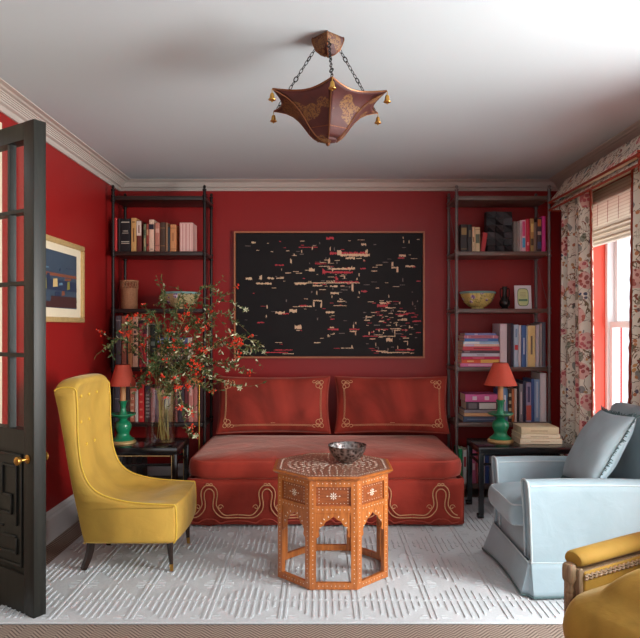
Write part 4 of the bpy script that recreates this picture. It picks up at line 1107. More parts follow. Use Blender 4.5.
bowl('porcelain_bowl', 'yellow floral porcelain bowl with blue rim on the second shelf of the right bookcase', 478, .143, .140, M['porc'], SHZ[1])
# dark bottle vase
m = MB().lathe([(.030, 0), (.034, .005), (.026, .014), (.040, .030), (.046, .050), (.044, .070), (.028, .092), (.019, .115), (.017, .165), (.021, .180), (.022, .190), (.017, .190), (.014, .17), (.012, .12), (.0001, .11)], (0, 0, 0), 28)
b = thing('bottle_vase', 'small dark bronze bottle vase with long neck and side handles, right bookcase', 'vase', (sx(504), 5.38, SHZ[1]))
build('vase_body', m, M['urn'], b, local=True)
for s_ in (-1, 1): build('handle', MB().tube(catmull([(s_ * .017, 0, .168), (s_ * .034, 0, .172), (s_ * .038, 0, .15), (s_ * .036, 0, .11), (s_ * .03, 0, .088)], 5), .0045, 6), M['urn'], b, local=True)
# framed card, leaning
b = thing('framed_card', 'small white framed card with pale green oval panel leaning on the right bookcase', 'picture frame', (sx(523, 5.36), 5.35, SHZ[1] + .001), rot=(R(-9), 0, R(-5)))
m = MB().box(-.068, .068, 0, .008, 0, .200).box(-.068, -.054, -.004, 0, 0, .2).box(.054, .068, -.004, 0, 0, .2).box(-.054, .054, -.004, 0, 0, .014).box(-.054, .054, -.004, 0, .186, .2)
build('frame', m, M['sash'], b, local=True, smooth=False)
m = MB()
def ov(rx, rz, x=0, z=.1): return [(x + rx * math.copysign(abs(math.cos(t)) ** .5, math.cos(t)), z + rz * math.copysign(abs(math.sin(t)) ** .5, math.sin(t))) for t in [2 * PI * k / 32 for k in range(32)]]
m.prism(ov(.046, .076), lambda a, c, t: (a, t, c), -.0012, 0, 0); m.prism(ov(.041, .070), lambda a, c, t: (a, t, c), -.0018, -.0012, 1)
m.box(-.036, .036, -.0022, -.0018, .066, .084, 0)
for z in (.10, .112, .124, .136): m.box(-.024, .024, -.0022, -.0018, z, z + .003, 2)
build('card', m, [bmat((96, 140, 104)), bmat((206, 222, 160)), bmat((150, 160, 120))], b, local=True, smooth=False)
# black relief block
b = thing('relief_panel', 'black relief sculpture block between books on the top shelf of the right bookcase', 'sculpture', (sx(500, 5.33), 5.33, SHZ[0] + .001))
w, h = .214, .345
m = MB().box(-w / 2, w / 2, .03, .10, 0, h); build('panel', m, M['blackart'], b, local=True, smooth=False)
m = MB(); random.seed(8)
nr, ncol = 6, 3
for j in range(nr):
    for i in range(ncol):
        a0 = -w / 2 + w * i / ncol + .002; a1 = a0 + w / ncol - .004; c0_ = h * j / nr + .002; c1 = c0_ + h / nr - .004
        d = [random.choice((0, .010, .024)) for _ in range(4)]; mt_ = 0 if (i + j) % 2 else random.choice((0, 1))
        m.raw([(a0, .031, c0_), (a1, .031, c0_), (a1, .031, c1), (a0, .031, c1), (a0, d[0], c0_), (a1, d[1], c0_), (a1, d[2], c1), (a0, d[3], c1)],
              [(4, 5, 7), (5, 6, 7), (0, 1, 5, 4), (1, 2, 6, 5), (2, 3, 7, 6), (3, 0, 4, 7)], mt_)
build('carved_facets', m, [M['blackart'], M['greyart']], b, local=True, smooth=False)

# ================================================================== SIDE TABLES
def side_table(x0, x1, y0, y1, label, gilt):
    r = thing('side_table', label, 'table', ((x0 + x1) / 2, (y0 + y1) / 2, 0 if x0 < -1.6 else 0))
    zt = .53; t = .036
    m = MB().rbox(x0, x1, y0, y1, zt - .048, zt, .004, 2); tp = build('tabletop', m, M['black'], r)
    if gilt:
        g = MB().box(x0 + .06, x1 - .05, y0 - .001, y0 + .003, zt - .060, zt - .055); build('gilt_line', g, M['gold'], tp, smooth=False)
    for x in (x0 + .002, x1 - t - .002):
        for y in (y0 + .002, y1 - t - .002):
            m = MB().rbox(x, x + t, y, y + t, RZ, zt - .047, .003, 2)
            fx = x - .012 if x < (x0 + x1) / 2 else x + .006
            m.rbox(fx, fx + t + .006, y - .006, y + t + .004, RZ, RZ + .032, .008, 3)
            l = build('leg', m, M['black'], r)
            if gilt: build('gilt_line', MB().box(x - .004 if x > -1.3 else x + t, x if x > -1.3 else x + t + .004, y - .001, y + .004, .06, zt - .055), M['gold'], l, smooth=False)
    m = MB()
    for y in (y0 + .012, y1 - .03): m.rbox(x0 + .04, x1 - .04, y, y + .018, .395, .413, .003, 1)
    for x in (x0 + .012, x1 - .03):
        m.rbox(x, x + .018, y0 + .04, y1 - .04, .395, .413, .003, 1)
        m.tube(catmull([(x + .009, y0 + .04, .40), (x + .009, y0 + .08, .42), (x + .009, y0 + .10, .47), (x + .009, y0 + .13, .485)], 4), .006, 6)
        m.tube(catmull([(x + .009, y1 - .04, .40), (x + .009, y1 - .08, .42), (x + .009, y1 - .10, .47), (x + .009, y1 - .13, .485)], 4), .006, 6)
    build('fret_stretcher', m, M['black'], r)
    return r
side_table(-1.735, -1.035, 4.60, 5.04, 'black lacquer side table with thin gilt line left of the sofa, holding the vase', True)
side_table(1.140, 1.86, 4.62, 5.02, 'black lacquer side table right of the sofa, holding the cream books', False)
# ================================================================== LAMPS
def lamp(x, y, z, label, sr0, sr1, sh):
    r = thing('table_lamp', label, 'lamp', (x, y, z))
    z0 = .430; k = 1
    m = MB().lathe([(.0001, 0), (.092, 0), (.096, .004), (.096, .014), (.090, .020), (.080, .024), (.080, .026)], (0, 0, 0), 36); build('base_disc', m, M['gold'], r, local=True, label='gilded base disc')
    m = MB().lathe([(.082, .024), (.084, .030), (.066, .042), (.050, .058), (.046, .074), (.054, .094), (.062, .116), (.063, .138), (.054, .156), (.036, .168), (.030, .176), (.034, .186), (.050, .194), (.086, .206), (.096, .216), (.094, .222), (.070, .216), (.036, .214), (.028, .226),
                       (.022, .245), (.020, .270), (.026, .292), (.030, .306), (.034, .312), (.034, .318), (.0001, .318)], (0, 0, 0), 36); build('candlestick', m, M['green'], r, local=True, label='emerald green candlestick')
    m = MB().lathe([(.021, .316), (.021, z0 + .03), (.0001, z0 + .03)], (0, 0, 0), 18); build('candle_sleeve', m, M['wax'], r, local=True, label='tan candle sleeve')
    m = MB().lathe([(.004, z0 + .02), (.004, z0 + sh - .01)], (0, 0, 0), 8)
    for k in range(3): m.tube([(0, 0, z0 + sh - .02), (sr1 * .96 * math.cos(2 * PI * k / 3), sr1 * .96 * math.sin(2 * PI * k / 3), z0 + sh - .012)], .0018, 5)
    build('shade_carrier', m, M['brass'], r, local=True)
    m = MB().lathe([(sr0, z0), (sr1, z0 + sh), (sr1 - .003, z0 + sh), (sr0 - .003, z0), (sr0, z0)], (0, 0, 0), 48); s_ = build('lamp_shade', m, M['shader'], r, local=True, label='coral red cone shade')
    m = MB().lathe([(sr0 + .001, z0), (sr0 + .0005, z0 + .006), (sr0 - .004, z0 + .006), (sr0 - .004, z0), (sr0 + .001, z0)], (0, 0, 0), 48); build('shade_trim', m, M['shader'], s_, local=True); m = MB().lathe([(sr1 + .001, z0 + sh), (sr1 + .002, z0 + sh - .006), (sr1 - .004, z0 + sh - .006), (sr1 - .004, z0 + sh), (sr1 + .001, z0 + sh)], (0, 0, 0), 48)
    build('shade_trim', m, M['shader'], s_, local=True)
lamp(sx(500.5, 4.85), 4.85, .5305, 'green candlestick lamp with coral shade on the table right of the sofa', .122, .054, .168)
lamp(sx(124.2, 4.83), 4.80, .5305, 'green candlestick lamp with coral shade behind the yellow wing chair', .099, .052, .158)
# cream books stacked on the right table
z = .5310
for i, (x0, x1, t, rgb, words) in enumerate(((520, 562, .040, (238, 222, 190), 'cream book at the bottom of the low stack'), (521, 560.5, .032, (242, 228, 196), 'cream book in the middle of the low stack'), (521.6, 559, .050, (234, 216, 176), 'thicker cream book topmost of the low stack'))):
    xa, xb = sx(x0, 4.74), sx(x1, 4.74); L = xb - xa
    book(t, L, .23, rgb, words + ' on the right side table', 'cream books stacked on the right side table', (xa, 4.735 + .004 * i, z + t / 2), (0, PI / 2, R((0, 1.2, -.8)[i])), ((.25, .7, .12, (190, 160, 120)),)); z += t + .001
# ================================================================== READING LAMP
r = thing('reading_lamp', 'slim brass floor lamp with peach tent shade between the left table and sofa', 'lamp', (-.975, 5.12, 0))
x, y = -.976, 5.125
build('base', MB().lathe([(.0001, .0), (.034, .0), (.036, .006), (.033, .012), (.010, .018), (.008, .03), (.0001, .031)], (x, y, RZ), 28), M['brass'], r)
build('pole', MB().tube([(x, y, RZ + .02), (x, y, .975)], .0065, 12).tube([(x, y, .972), (x - .03, y, .980), (x - .058, y, .985)], .005, 8), M['brass'], r)
m = MB(); c = (x - .062, y, 0)
vs = []; q = [(.075, .045, .945), (.030, .022, .985), (.010, .010, 1.005)]
m.lathe([(.074, .948), (.072, .953), (.030, .994), (.010, 1.008), (.0001, 1.009)], c, 24); m.lathe([(.074, .948), (.070, .950), (.028, .990), (.0001, 1.004)], c, 24)
build('lamp_shade', m, M['shadep'], r, label='peach tent-shaped shade'); 
build('bulb', MB().ball((c[0], c[1], .962), .012, 0, (1, 1, 1.3), 2), M['cream'], r)

# ================================================================== VASE + BRANCHES
VX, VY, VZ = sx(161.8, 4.78), 4.78, .5305
v = thing('glass_vase', 'clear square glass vase with water on the left side table', 'vase', (VX, VY, VZ))
m = MB(); w = .100; hh = .395
def sq(a, z, r=.012):
    out = []
    for (cx_, cy_, a0) in ((a - r, a - r, 0), (-a + r, a - r, 90), (-a + r, -a + r, 180), (a - r, -a + r, 270)):
        for k in range(4): t = R(a0 + 30 * k); out.append((cx_ + r * math.cos(t), cy_ + r * math.sin(t), z))
    return out
def loft(m, rings, mi=0):
    n = len(rings[0]); vs = [p for r_ in rings for p in r_]
    fs = [(j * n + i, j * n + (i + 1) % n, (j + 1) * n + (i + 1) % n, (j + 1) * n + i) for j in range(len(rings) - 1) for i in range(n)]
    fs += [tuple(range(n))[::-1], tuple((len(rings) - 1) * n + i for i in range(n))]; m.raw(vs, fs, mi)
loft(m, [sq(w - .004, 0), sq(w, .004), sq(w, hh - .002), sq(w - .002, hh), sq(w - .006, hh - .002), sq(w - .007, .02), sq(w - .012, .016)])
build('vase_wall', m, M['vase'], v, local=True)
m = MB(); loft(m, [sq(w - .0085, .021), sq(w - .0085, .20)]); build('water', m, M['water'], v, local=True)
fl = thing('berry_branches', 'loose arrangement of leafy branches with orange-red berries rising from the glass vase', 'branches', (VX, VY, VZ + .025))
random.seed(21)
base = Vector((VX, VY, VZ + .03))
T_ = [(106, 347, 4.7), (118, 332, 4.6), (134, 352, 4.9), (148, 322, 4.7), (163, 302, 4.8), (176, 322, 4.6), (186, 306, 5.0), (200, 330, 4.7), (212, 312, 4.9), (222, 296, 4.8), (236, 322, 4.6), (246, 310, 4.75), (262, 345, 4.6),
      (264, 352, 4.7), (252, 372, 4.6), (240, 388, 4.55), (228, 345, 4.7), (228, 370, 4.8), (214, 392, 4.6), (206, 352, 4.7), (186, 352, 4.5), (168, 350, 4.6), (150, 374, 4.6), (138, 388, 4.7), (176, 378, 4.5), (192, 372, 4.6), (196, 436, 4.58), (190, 412, 4.5), (160, 332, 4.9), (152, 366, 4.55), (178, 340, 4.8), (208, 372, 4.7), (170, 392, 4.55), (246, 352, 4.7)]
stems = MB(); stems2 = MB(); leaves = MB(); clusters = []; blossoms = []
def leaf(p, d, L, wd, mi):
    d = d.normalized(); s_ = d.cross(Vector((random.uniform(-1, 1), random.uniform(-1, 1), random.uniform(-.3, 1)))); 
    if s_.length < .01: s_ = d.orthogonal()
    s_.normalize(); n = d.cross(s_)
    q = [p, p + d * L * .35 + s_ * wd + n * wd * .35, p + d * L * .7 + s_ * wd * .7 + n * wd * .2, p + d * L - n * L * .12, p + d * L * .7 - s_ * wd * .7 + n * wd * .2, p + d * L * .35 - s_ * wd + n * wd * .35, p + d * L * .4, p + d * L * .72]
    th = n * .0006
    leaves.raw(q + [a - th for a in q], [(0, 1, 6), (0, 6, 5), (1, 2, 7, 6), (6, 7, 4, 5), (2, 3, 7), (7, 3, 4), (8, 14, 9), (8, 13, 14), (9, 14, 15, 10), (14, 13, 12, 15), (10, 15, 11), (15, 12, 11), (0, 5, 13, 8), (1, 0, 8, 9), (2, 1, 9, 10), (3, 2, 10, 11), (4, 3, 11, 12), (5, 4, 12, 13)], mi)
def dress(pts, t0, dens, pale):
    n = len(pts)
    for i in range(int(n * t0), n - 1):
        d = (pts[i + 1] - pts[i])
        for _ in range(dens):
            p = pts[i].lerp(pts[i + 1], random.random())
            o_ = Vector((random.gauss(0, 1), random.gauss(0, 1), random.gauss(.2, 1))).normalized()
            mi = random.choices((0, 1, 2), ((.62, .35, .03) if not pale else (.42, .38, .20)))[0]
            leaf(p, (d.normalized() * .7 + o_), random.uniform(.022, .042), random.uniform(.0045, .008), mi)
        
for bi, (px, py, Y) in enumerate(T_):
    tip = W(px, py, Y); a = base + Vector((random.uniform(-.06, .06), random.uniform(-.05, .05), 0))
    neck = Vector((VX + random.uniform(-.06, .06), VY + random.uniform(-.06, .05), VZ + hh + .02))
    neck.x += max(-.02, min(.02, (tip.x - VX) * .1))
    span = (tip - neck); 
    mid = neck + Vector((span.x * .30, span.y * .3, max(span.z * .62, .10 + abs(span.x) * .15))); mid2 = neck + Vector((span.x * .68, span.y * .7, max(span.z * .95, span.z + .06)))
    pts = catmull([a, neck, mid, mid2, tip] if bi % 3 == 0 else [neck, neck.lerp(mid, .4), mid, mid2, tip], 9)
    n = len(pts); green = bi % 3 == 0
    (stems2 if green else stems).tube(pts, [.0034 - .0024 * i / n for i in range(n)], 5)
    pale = px > 225 or (py > 400 and px > 180) or bi in (24, 30)
    dress(pts, .42, 3, pale)
    for k in range(5):                                     # side twigs
        i = random.randint(int(n * .48), n - 3); d = (pts[i + 1] - pts[i]).normalized()
        o_ = Vector((random.gauss(0, 1), random.gauss(0, .8), random.gauss(.1, 1))).normalized(); L = random.uniform(.07, .16)
        q = catmull([pts[i], pts[i] + (d + o_ * .6) * L * .5, pts[i] + (d * .7 + o_) * L + Vector((0, 0, -.01))], 4)
        stems.tube(q, .0013, 4); dress(q, 0, 1, pale)
        if random.random() < .24: clusters.append((q[-1], random.randint(4, 9)))
    if random.random() < .35: clusters.append((pts[-2], random.randint(5, 9)))
    if (pale and bi % 2) or bi in (24, 27, 26): blossoms.append((pts[-1], d))
for (px, py, Y, k) in ((237, 340, 4.6, 16), (241, 343, 4.62, 12), (194, 362, 4.6, 12), (203, 350, 4.65, 9), (176, 389, 4.45, 10), (188, 386, 4.5, 9), (232, 343, 4.62, 9), (181, 316, 4.7, 8), (170, 330, 4.7, 8)): clusters.append((W(px, py, Y), k))
clusters = clusters[-96:]
build('stems', stems, M['stem'], fl); build('green_stems', stems2, M['stem2'], fl)
lo_ = build('foliage', leaves, [M['leaf'], M['leaf2'], M['leaf3']], fl, smooth=False); lo_['kind'] = 'stuff'
for p, k in clusters:
    m = MB()
    for _ in range(k):
        o_ = Vector((random.gauss(0, .013), random.gauss(0, .013), random.gauss(-.002, .012)))
        m.ball(p + o_, random.uniform(.0055, .0085), 0, (1, 1, 1), 1)
        m.tube([p, p + o_], .0008, 3)
    build('berry_cluster', m, M['berry'], fl)
for p, d in blossoms:
    m = MB(); ax = Vector((random.uniform(-.3, .3), -1, random.uniform(-.2, .6))).normalized(); u_ = ax.orthogonal().normalized(); w_ = ax.cross(u_)
    for k in range(6):
        t = 2 * PI * k / 6; dr = (u_ * math.cos(t) + w_ * math.sin(t) + ax * .35); sd = ax.cross(dr).normalized() * .005
        a = p; b_ = p + dr * .012; c_ = p + dr * .024
        m.raw([a, b_ + sd, c_, b_ - sd, a - ax * .001, b_ + sd - ax * .001, c_ - ax * .001, b_ - sd - ax * .001], [(0, 1, 2, 3), (7, 6, 5, 4), (0, 4, 5, 1), (1, 5, 6, 2), (2, 6, 7, 3), (3, 7, 4, 0)])
    m.ball(p + ax * .003, .004)
    build('blossom', m, M['leaf3'], fl, label='cream star-shaped blossom')

# ================================================================== CHANDELIER
CHX, CHY = .030, 2.80
ch = thing('pendant_lantern', 'maroon six-sided metal lantern with gilt bells hanging by chains from the ceiling', 'ceiling light', (CHX, CHY, ZC))
rot0 = R(-90 + 3)
def hexp(r_, z, k, dr=0): a = rot0 + k * PI / 3; return Vector((CHX + r_ * math.cos(a), CHY + r_ * math.sin(a), z))
prof = [(.274, 2.386), (.246, 2.378), (.208, 2.365), (.172, 2.345), (.141, 2.318), (.115, 2.287), (.092, 2.256), (.068, 2.232), (.050, 2.220)]
def panel_pt(k, s_, j, off=0):
    """point on panel k between ridge k and k+1; s_ 0..1; j index of the profile; panels bow inwards near the rim"""
    r_, z = prof[j]; a = hexp(r_, z, k); b_ = hexp(r_, z, k + 1); p = a.lerp(b_, s_)
    c = Vector((CHX, CHY, z)); bow = 4 * s_ * (1 - s_)
    flare = max(0, (r_ - .10) / .176)
    p = p + (c - p) * (.16 * bow * flare ** 1.2) + Vector((0, 0, -.014 * bow * flare)) 
    return p
for k in range(6):
    m = MB(); ns = 12; nj = len(prof) - 1
    g = lambda u, v: tuple(panel_pt(k, u, min(nj, int(round(v * nj)))))
    m.grid(g, ns, nj); pn = build('painted_panel', m, M['tole'], ch, angle=60)
    md = pn.modifiers.new('t', 'SOLIDIFY'); md.thickness = .0025; md.offset = 0
    m = MB().tube([panel_pt(k, i / 12, 0) + Vector((0, 0, .001)) for i in range(13)], .0035, 6)
    m.tube([hexp(r_ + .001, z, k) for r_, z in prof], .0032, 6)
    m.tube([panel_pt(k, i / 12, nj - 2) for i in range(13)], .002, 5)
    build('gilt_edge', m, M['toleedge'], pn)
m = MB()
vs = [hexp(.050, 2.222, k) for k in range(6)] + [hexp(.040, 2.212, k) for k in range(6)] + [hexp(.012, 2.204, k) for k in range(6)]
m.raw(vs, [(j * 6 + i, j * 6 + (i + 1) % 6, (j + 1) * 6 + (i + 1) % 6, (j + 1) * 6 + i) for j in range(2) for i in range(6)] + [tuple(range(6))[::-1], tuple(range(12, 18))])
bt = build('bottom_cap', m, M['tole'], ch, smooth=False)
m = MB().lathe([(.008, 2.206), (.010, 2.200), (.007, 2.194), (.0001, 2.190)], (CHX, CHY, 0), 12)
for k in range(6): m.ball(hexp(.048, 2.217, k), .004)
build('finial', m, M['toleedge'], bt)
for k in range(6):
    tip = hexp(.277, 2.384, k); m = MB().tube([tip, tip + Vector((0, 0, -.018))], .0016, 5)
    m.lathe([(.0001, -.014), (.006, -.016), (.009, -.022), (.011, -.036), (.016, -.043), (.015, -.045), (.0001, -.041)], tip, 14).ball(tip + Vector((0, 0, -.050)), .004)
    build('bell', m, M['brass'], ch)
m = MB()                                                   # canopy: square pyramid box against the ceiling
def sqr(r_, z, a0=R(45 + 42)): return [(CHX + r_ * math.cos(a0 + k * PI / 2), CHY + r_ * math.sin(a0 + k * PI / 2), z) for k in range(4)]
rr_ = [(.066, ZC - .001), (.070, ZC - .006), (.070, ZC - .014), (.064, ZC - .032), (.052, ZC - .058), (.030, ZC - .076), (.010, ZC - .084)]
vs = []
for r_, z in rr_: vs += sqr(r_, z)
m.raw(vs, [(j * 4 + i, j * 4 + (i + 1) % 4, (j + 1) * 4 + (i + 1) % 4, (j + 1) * 4 + i) for j in range(6) for i in range(4)] + [tuple(range(4)), tuple(24 + i for i in range(4))])
cn = build('canopy', m, M['tole'], ch, smooth=False)
m = MB()
for k in range(4): m.tube([sqr(r_, z)[k] for r_, z in rr_], .003, 5)
m.ball((CHX, CHY, ZC - .080), .008); build('gilt_edge', m, M['toleedge'], cn)
for k in (0, 2, 4):
    a = Vector((CHX, CHY, 0)) + (hexp(.060, 0, k) - Vector((CHX, CHY, 0))); a.z = ZC - .036
    b_ = hexp(.260, 2.392, k); n = 15; m = MB(); d = (b_ - a); L = d.length; d.normalize()
    side = d.orthogonal().normalized(); oth = d.cross(side)
    for i in range(n):
        p = a + d * L * (i + .5) / n; s_ = side if i % 2 else oth; hl = L / n * .62; big = 1.5 if i % 5 == 2 else 1
        m.tube([p + d * hl * math.cos(t) + s_ * .0062 * big * math.sin(t) for t in [2 * PI * q / 10 for q in range(11)]], .0017 * big, 5, cap=False)
    build('chain', m, M['iron'], ch)
m = MB().tube([(CHX, CHY, 2.222), (CHX, CHY, 2.27)], .012, 10); so = build('lamp_holder', m, M['brass'], ch)
m = MB().ball((CHX, CHY, 2.285), .026, 0, (1, 1, 1.2), 2); build('bulb', m, M['cream'], ch)

# ================================================================== BLACK ABSTRACT PAINTING
pt = thing('abstract_painting', 'large black abstract painting with scattered crimson and cream strokes above the sofa', 'painting', (.073, YB - .02, 1.13))
fx0, fx1, fz0, fz1 = -.760, .906, 1.128, 2.236; yf = YB - .042
m = MB()
for (a, b_, c, d) in ((fx0, fx1, fz0, fz0 + .014), (fx0, fx1, fz1 - .014, fz1), (fx0, fx0 + .014, fz0 + .014, fz1 - .014), (fx1 - .014, fx1, fz0 + .014, fz1 - .014)): m.box(a, b_, yf - .006, YB - .004, c, d)
build('frame', m, plain('reddish_oak_frame', (178, 108, 72), .45), pt, smooth=False)
m = MB().box(fx0 + .018, fx1 - .018, yf + .006, YB - .006, fz0 + .018, fz1 - .018, 0)
def PP(cx_, cy_): # crop coordinates of the painting view -> x, z
    px, py = 230 + cx_ / 3.2, 220 + cy_ / 3.2; return (px - CX) * 5.585 / F, H - (py - CY) * 5.585 / F
random.seed(12)
cnt = 0
def stroke(cx_, cy_, w_, h_, c):
    global cnt
    cnt += 1
    x, z = PP(cx_, cy_); dx, dz = w_ / 3.2 * 5.585 / F / 2, h_ / 3.2 * 5.585 / F / 2
    if not (fx0 + .03 < x - dx and x + dx < fx1 - .03 and fz0 + .03 < z - dz and z + dz < fz1 - .03): return
    n = max(3, int(w_ / 2.5)); top = []; bot = []
    for i in range(n + 1):
        xx = x - dx + 2 * dx * i / n; k = random.choice((.25, .5, .8, 1, 1))
        top.append((xx, z + dz * k)); bot.append((xx, z - dz * random.choice((.3, .6, 1, 1))))
    poly = bot + top[::-1]; y1 = yf + .0055 - .00003 * (cnt % 40)
    m.prism(poly, lambda a, b_, t: (a, t, b_), y1, yf + .0065, c)
Rr, Cc = 1, 2
for s_ in ((320, 58, 24, 9, Rr), (397, 50, 22, 12, Rr), (428, 78, 16, 10, Cc), (75, 72, 14, 7, Cc), (250, 87, 60, 3, Rr), (380, 106, 120, 10, Rr), (400, 112, 95, 10, Cc), (350, 104, 14, 16, Cc), (437, 100, 8, 14, Cc),
    (317, 130, 7, 20, Cc), (385, 122, 30, 8, Cc), (290, 140, 36, 4, Rr), (262, 158, 18, 12, Cc), (350, 156, 70, 6, Cc), (345, 167, 96, 8, Rr), (300, 165, 8, 22, Rr), (380, 155, 40, 8, Cc), (426, 155, 18, 5, Rr), (342, 188, 8, 22, Rr),
    (310, 201, 210, 4, Cc), (372, 198, 80, 5, Rr), (226, 204, 36, 8, Cc), (280, 210, 30, 6, Cc), (332, 212, 24, 6, Cc), (335, 234, 26, 8, Cc), (392, 215, 6, 28, Cc), (430, 228, 20, 7, Rr), (60, 188, 20, 10, Cc), (108, 203, 50, 7, Cc), (98, 184, 8, 16, Cc), (130, 186, 22, 8, Cc), (160, 186, 24, 4, Cc), (158, 144, 28, 5, Rr), (195, 132, 5, 18, Cc),
    (527, 152, 20, 6, Cc), (520, 142, 6, 18, Cc), (536, 158, 6, 18, Cc), (552, 114, 22, 8, Cc), (548, 121, 20, 5, Rr), (577, 148, 30, 7, Cc), (590, 150, 10, 4, Rr), (240, 276, 44, 5, Cc), (235, 274, 24, 5, Rr), (280, 258, 28, 6, Cc), (268, 270, 5, 18, Cc), (292, 270, 5, 20, Cc), (352, 274, 42, 3, Cc), (356, 260, 26, 5, Cc), (320, 295, 28, 8, Cc),
    (160, 297, 30, 10, Cc), (202, 291, 24, 12, Cc), (178, 300, 20, 5, Rr), (488, 274, 34, 10, Rr), (496, 266, 30, 7, Cc), (505, 280, 14, 6, Cc), (550, 292, 28, 4, Cc), (550, 302, 40, 5, Rr), (578, 298, 30, 4, Rr), (552, 320, 30, 4, Cc), (598, 324, 28, 5, Rr), (508, 318, 10, 6, Rr), (218, 342, 22, 14, Cc), (330, 350, 34, 6, Rr), (326, 344, 14, 5, Cc), (398, 350, 32, 5, Rr), (394, 356, 22, 5, Cc),
    (486, 350, 40, 4, Rr), (530, 348, 36, 4, Cc), (450, 372, 50, 4, Rr), (510, 372, 40, 3, Cc), (510, 384, 20, 14, Cc), (560, 352, 20, 4, Rr), (98, 328, 22, 5, Rr), (145, 424, 80, 4, Rr), (170, 416, 60, 4, Rr), (118, 430, 30, 4, Cc), (186, 428, 36, 3, Cc), (375, 410, 40, 3, Cc), (375, 434, 120, 4, Rr), (530, 424, 90, 4, Cc), (560, 416, 60, 4, Rr), (486, 420, 36, 4, Cc), (590, 431, 40, 5, Rr)): stroke(*s_)
for _ in range(300):
    big = random.random()
    cxx, cyy = (random.gauss(340, 70), random.gauss(180, 80)) if big < .35 else ((random.uniform(430, 605), random.uniform(260, 435)) if big < .7 else (random.uniform(25, 605), random.uniform(45, 435)))
    if not (22 < cxx < 612 and 44 < cyy < 438): continue
    v_ = random.random()
    if v_ < .7: stroke(cxx, cyy, random.uniform(4, 22), random.uniform(1.5, 3.5), random.choice((1, 2, 2, 3)))
    else: stroke(cxx, cyy, random.uniform(2, 4), random.uniform(5, 14), random.choice((2, 2, 3)))
build('canvas', m, [M['canvas'], M['redmark'], M['creammark'], plain('grey_oil_mark', (120, 104, 96), .5)], pt, smooth=False)
# ================================================================== PICTURE ON THE LEFT WALL
y0_, y1_, z0_, z1_ = 3.86, 4.72, 1.432, 1.990
pc = thing('framed_picture', 'small blue and brown picture with cream mat and gilt frame on the left wall', 'painting', (XL + .01, 4.29, z0_))
m = MB(); fw = .035
for (a, b_, c, d) in ((y0_, y1_, z0_, z0_ + fw), (y0_, y1_, z1_ - fw, z1_), (y0_, y0_ + fw, z0_ + fw, z1_ - fw), (y1_ - fw, y1_, z0_ + fw, z1_ - fw)): m.rbox(XL + .002, XL + .040, a, b_, c, d, .006, 2)
build('gilt_frame', m, M['gold'], pc)
m = MB().box(XL + .002, XL + .020, y0_ + fw, y1_ - fw, z0_ + fw, z1_ - fw); build('mat_board', m, M['cream'], pc, smooth=False)
a0, a1, b0, b1 = y0_ + .115, y1_ - .115, z0_ + .095, z1_ - .085
m = MB().box(XL + .019, XL + .021, a0, a1, b0, b1, 0)
for (u0, u1, v0, v1, c) in ((0, 1, .55, .62, 1), (0, 1, .30, .50, 2), (0, 1, 0, .12, 3), (.30, 1, .10, .22, 3), (.35, .47, .36, .52, 4), (.12, .2, .3, .5, 5), (.50, .60, .40, .46, 6), (.72, .80, .34, .50, 5), (.74, .78, .40, .46, 4), (.2, .28, .44, .6, 2), (.58, .66, .22, .34, 1), (.05, .25, .66, .70, 6), (.7, .9, .72, .75, 2), (.52, .56, .66, .72, 2), (.66, .84, .5, .56, 1), (.4, .55, .12, .3, 2)):
    m.prism([(a0 + (a1 - a0) * u, b0 + (b1 - b0) * v_) for u, v_ in ((u0, v0), (u1, v0 + .02), (u1 - .01, v1), (u0 + .01, v1 - .015))], lambda a, b_, t: (t, a, b_), XL + .0205, XL + .0222 + .0002 * (c + u0), c)
build('painted_scene', m, [plain('slate_blue_oil', (60, 76, 92), .5, var=.25, scale=8), bmat((130, 76, 56)), bmat((40, 54, 78)), bmat((70, 42, 42)), bmat((206, 176, 120)), bmat((132, 128, 62)), bmat((96, 130, 150))], pc, smooth=False)

# ================================================================== CURTAINS, PELMET, BLIND
def curtain(y0, y1, x, label, amp, npl, zt, seed, flare):
    root = thing('curtain', label, 'curtain', (x, (y0 + y1) / 2, 0)); rnd = random.Random(seed); ph = rnd.uniform(0, 6)
    def f(u, v):
        y = y0 + (y1 - y0) * u; k = 1 - v
        a = amp * (.75 + .35 * k + .25 * math.sin(3 * u * PI + ph + k))
        xx = x + a * math.sin(u * npl * 2 * PI + ph + .35 * math.sin(k * 3 + u * 5)) + .012 * math.sin(u * npl * 4 * PI + 1 + k)
        y += .018 * math.sin(k * 2.5 + u * 9) * math.sin(PI * u) + (u - .5) * flare * k
        return (xx, y, .022 + v * (zt - .022))
    m = MB().grid(f, 120, 26); o = build('curtain_panel', m, M['chintz'], root, angle=80)
    md = o.modifiers.new('t', 'SOLIDIFY'); md.thickness = .005; md.offset = 1
    for u in (0, 1):
        m = MB().tube([Vector(f(u, i / 60)) + Vector((-.004 + .002 * math.sin(i * 2.2), 0, 0)) for i in range(61)], [.008 + .002 * math.sin(i * 2.9) for i in range(61)], 6)
        build('edge_braid', m, M['redtrim'], root, label='brick red edge braid')
curtain(4.70, 5.17, 1.985, 'pleated floral chintz curtain on the far side of the window, beside the bookcase', .038, 4, 2.43, 2, .06)
curtain(3.84, 4.13, 2.01, 'pleated floral chintz curtain on the near side of the window, at the right edge', .028, 3, 2.43, 5, .03)
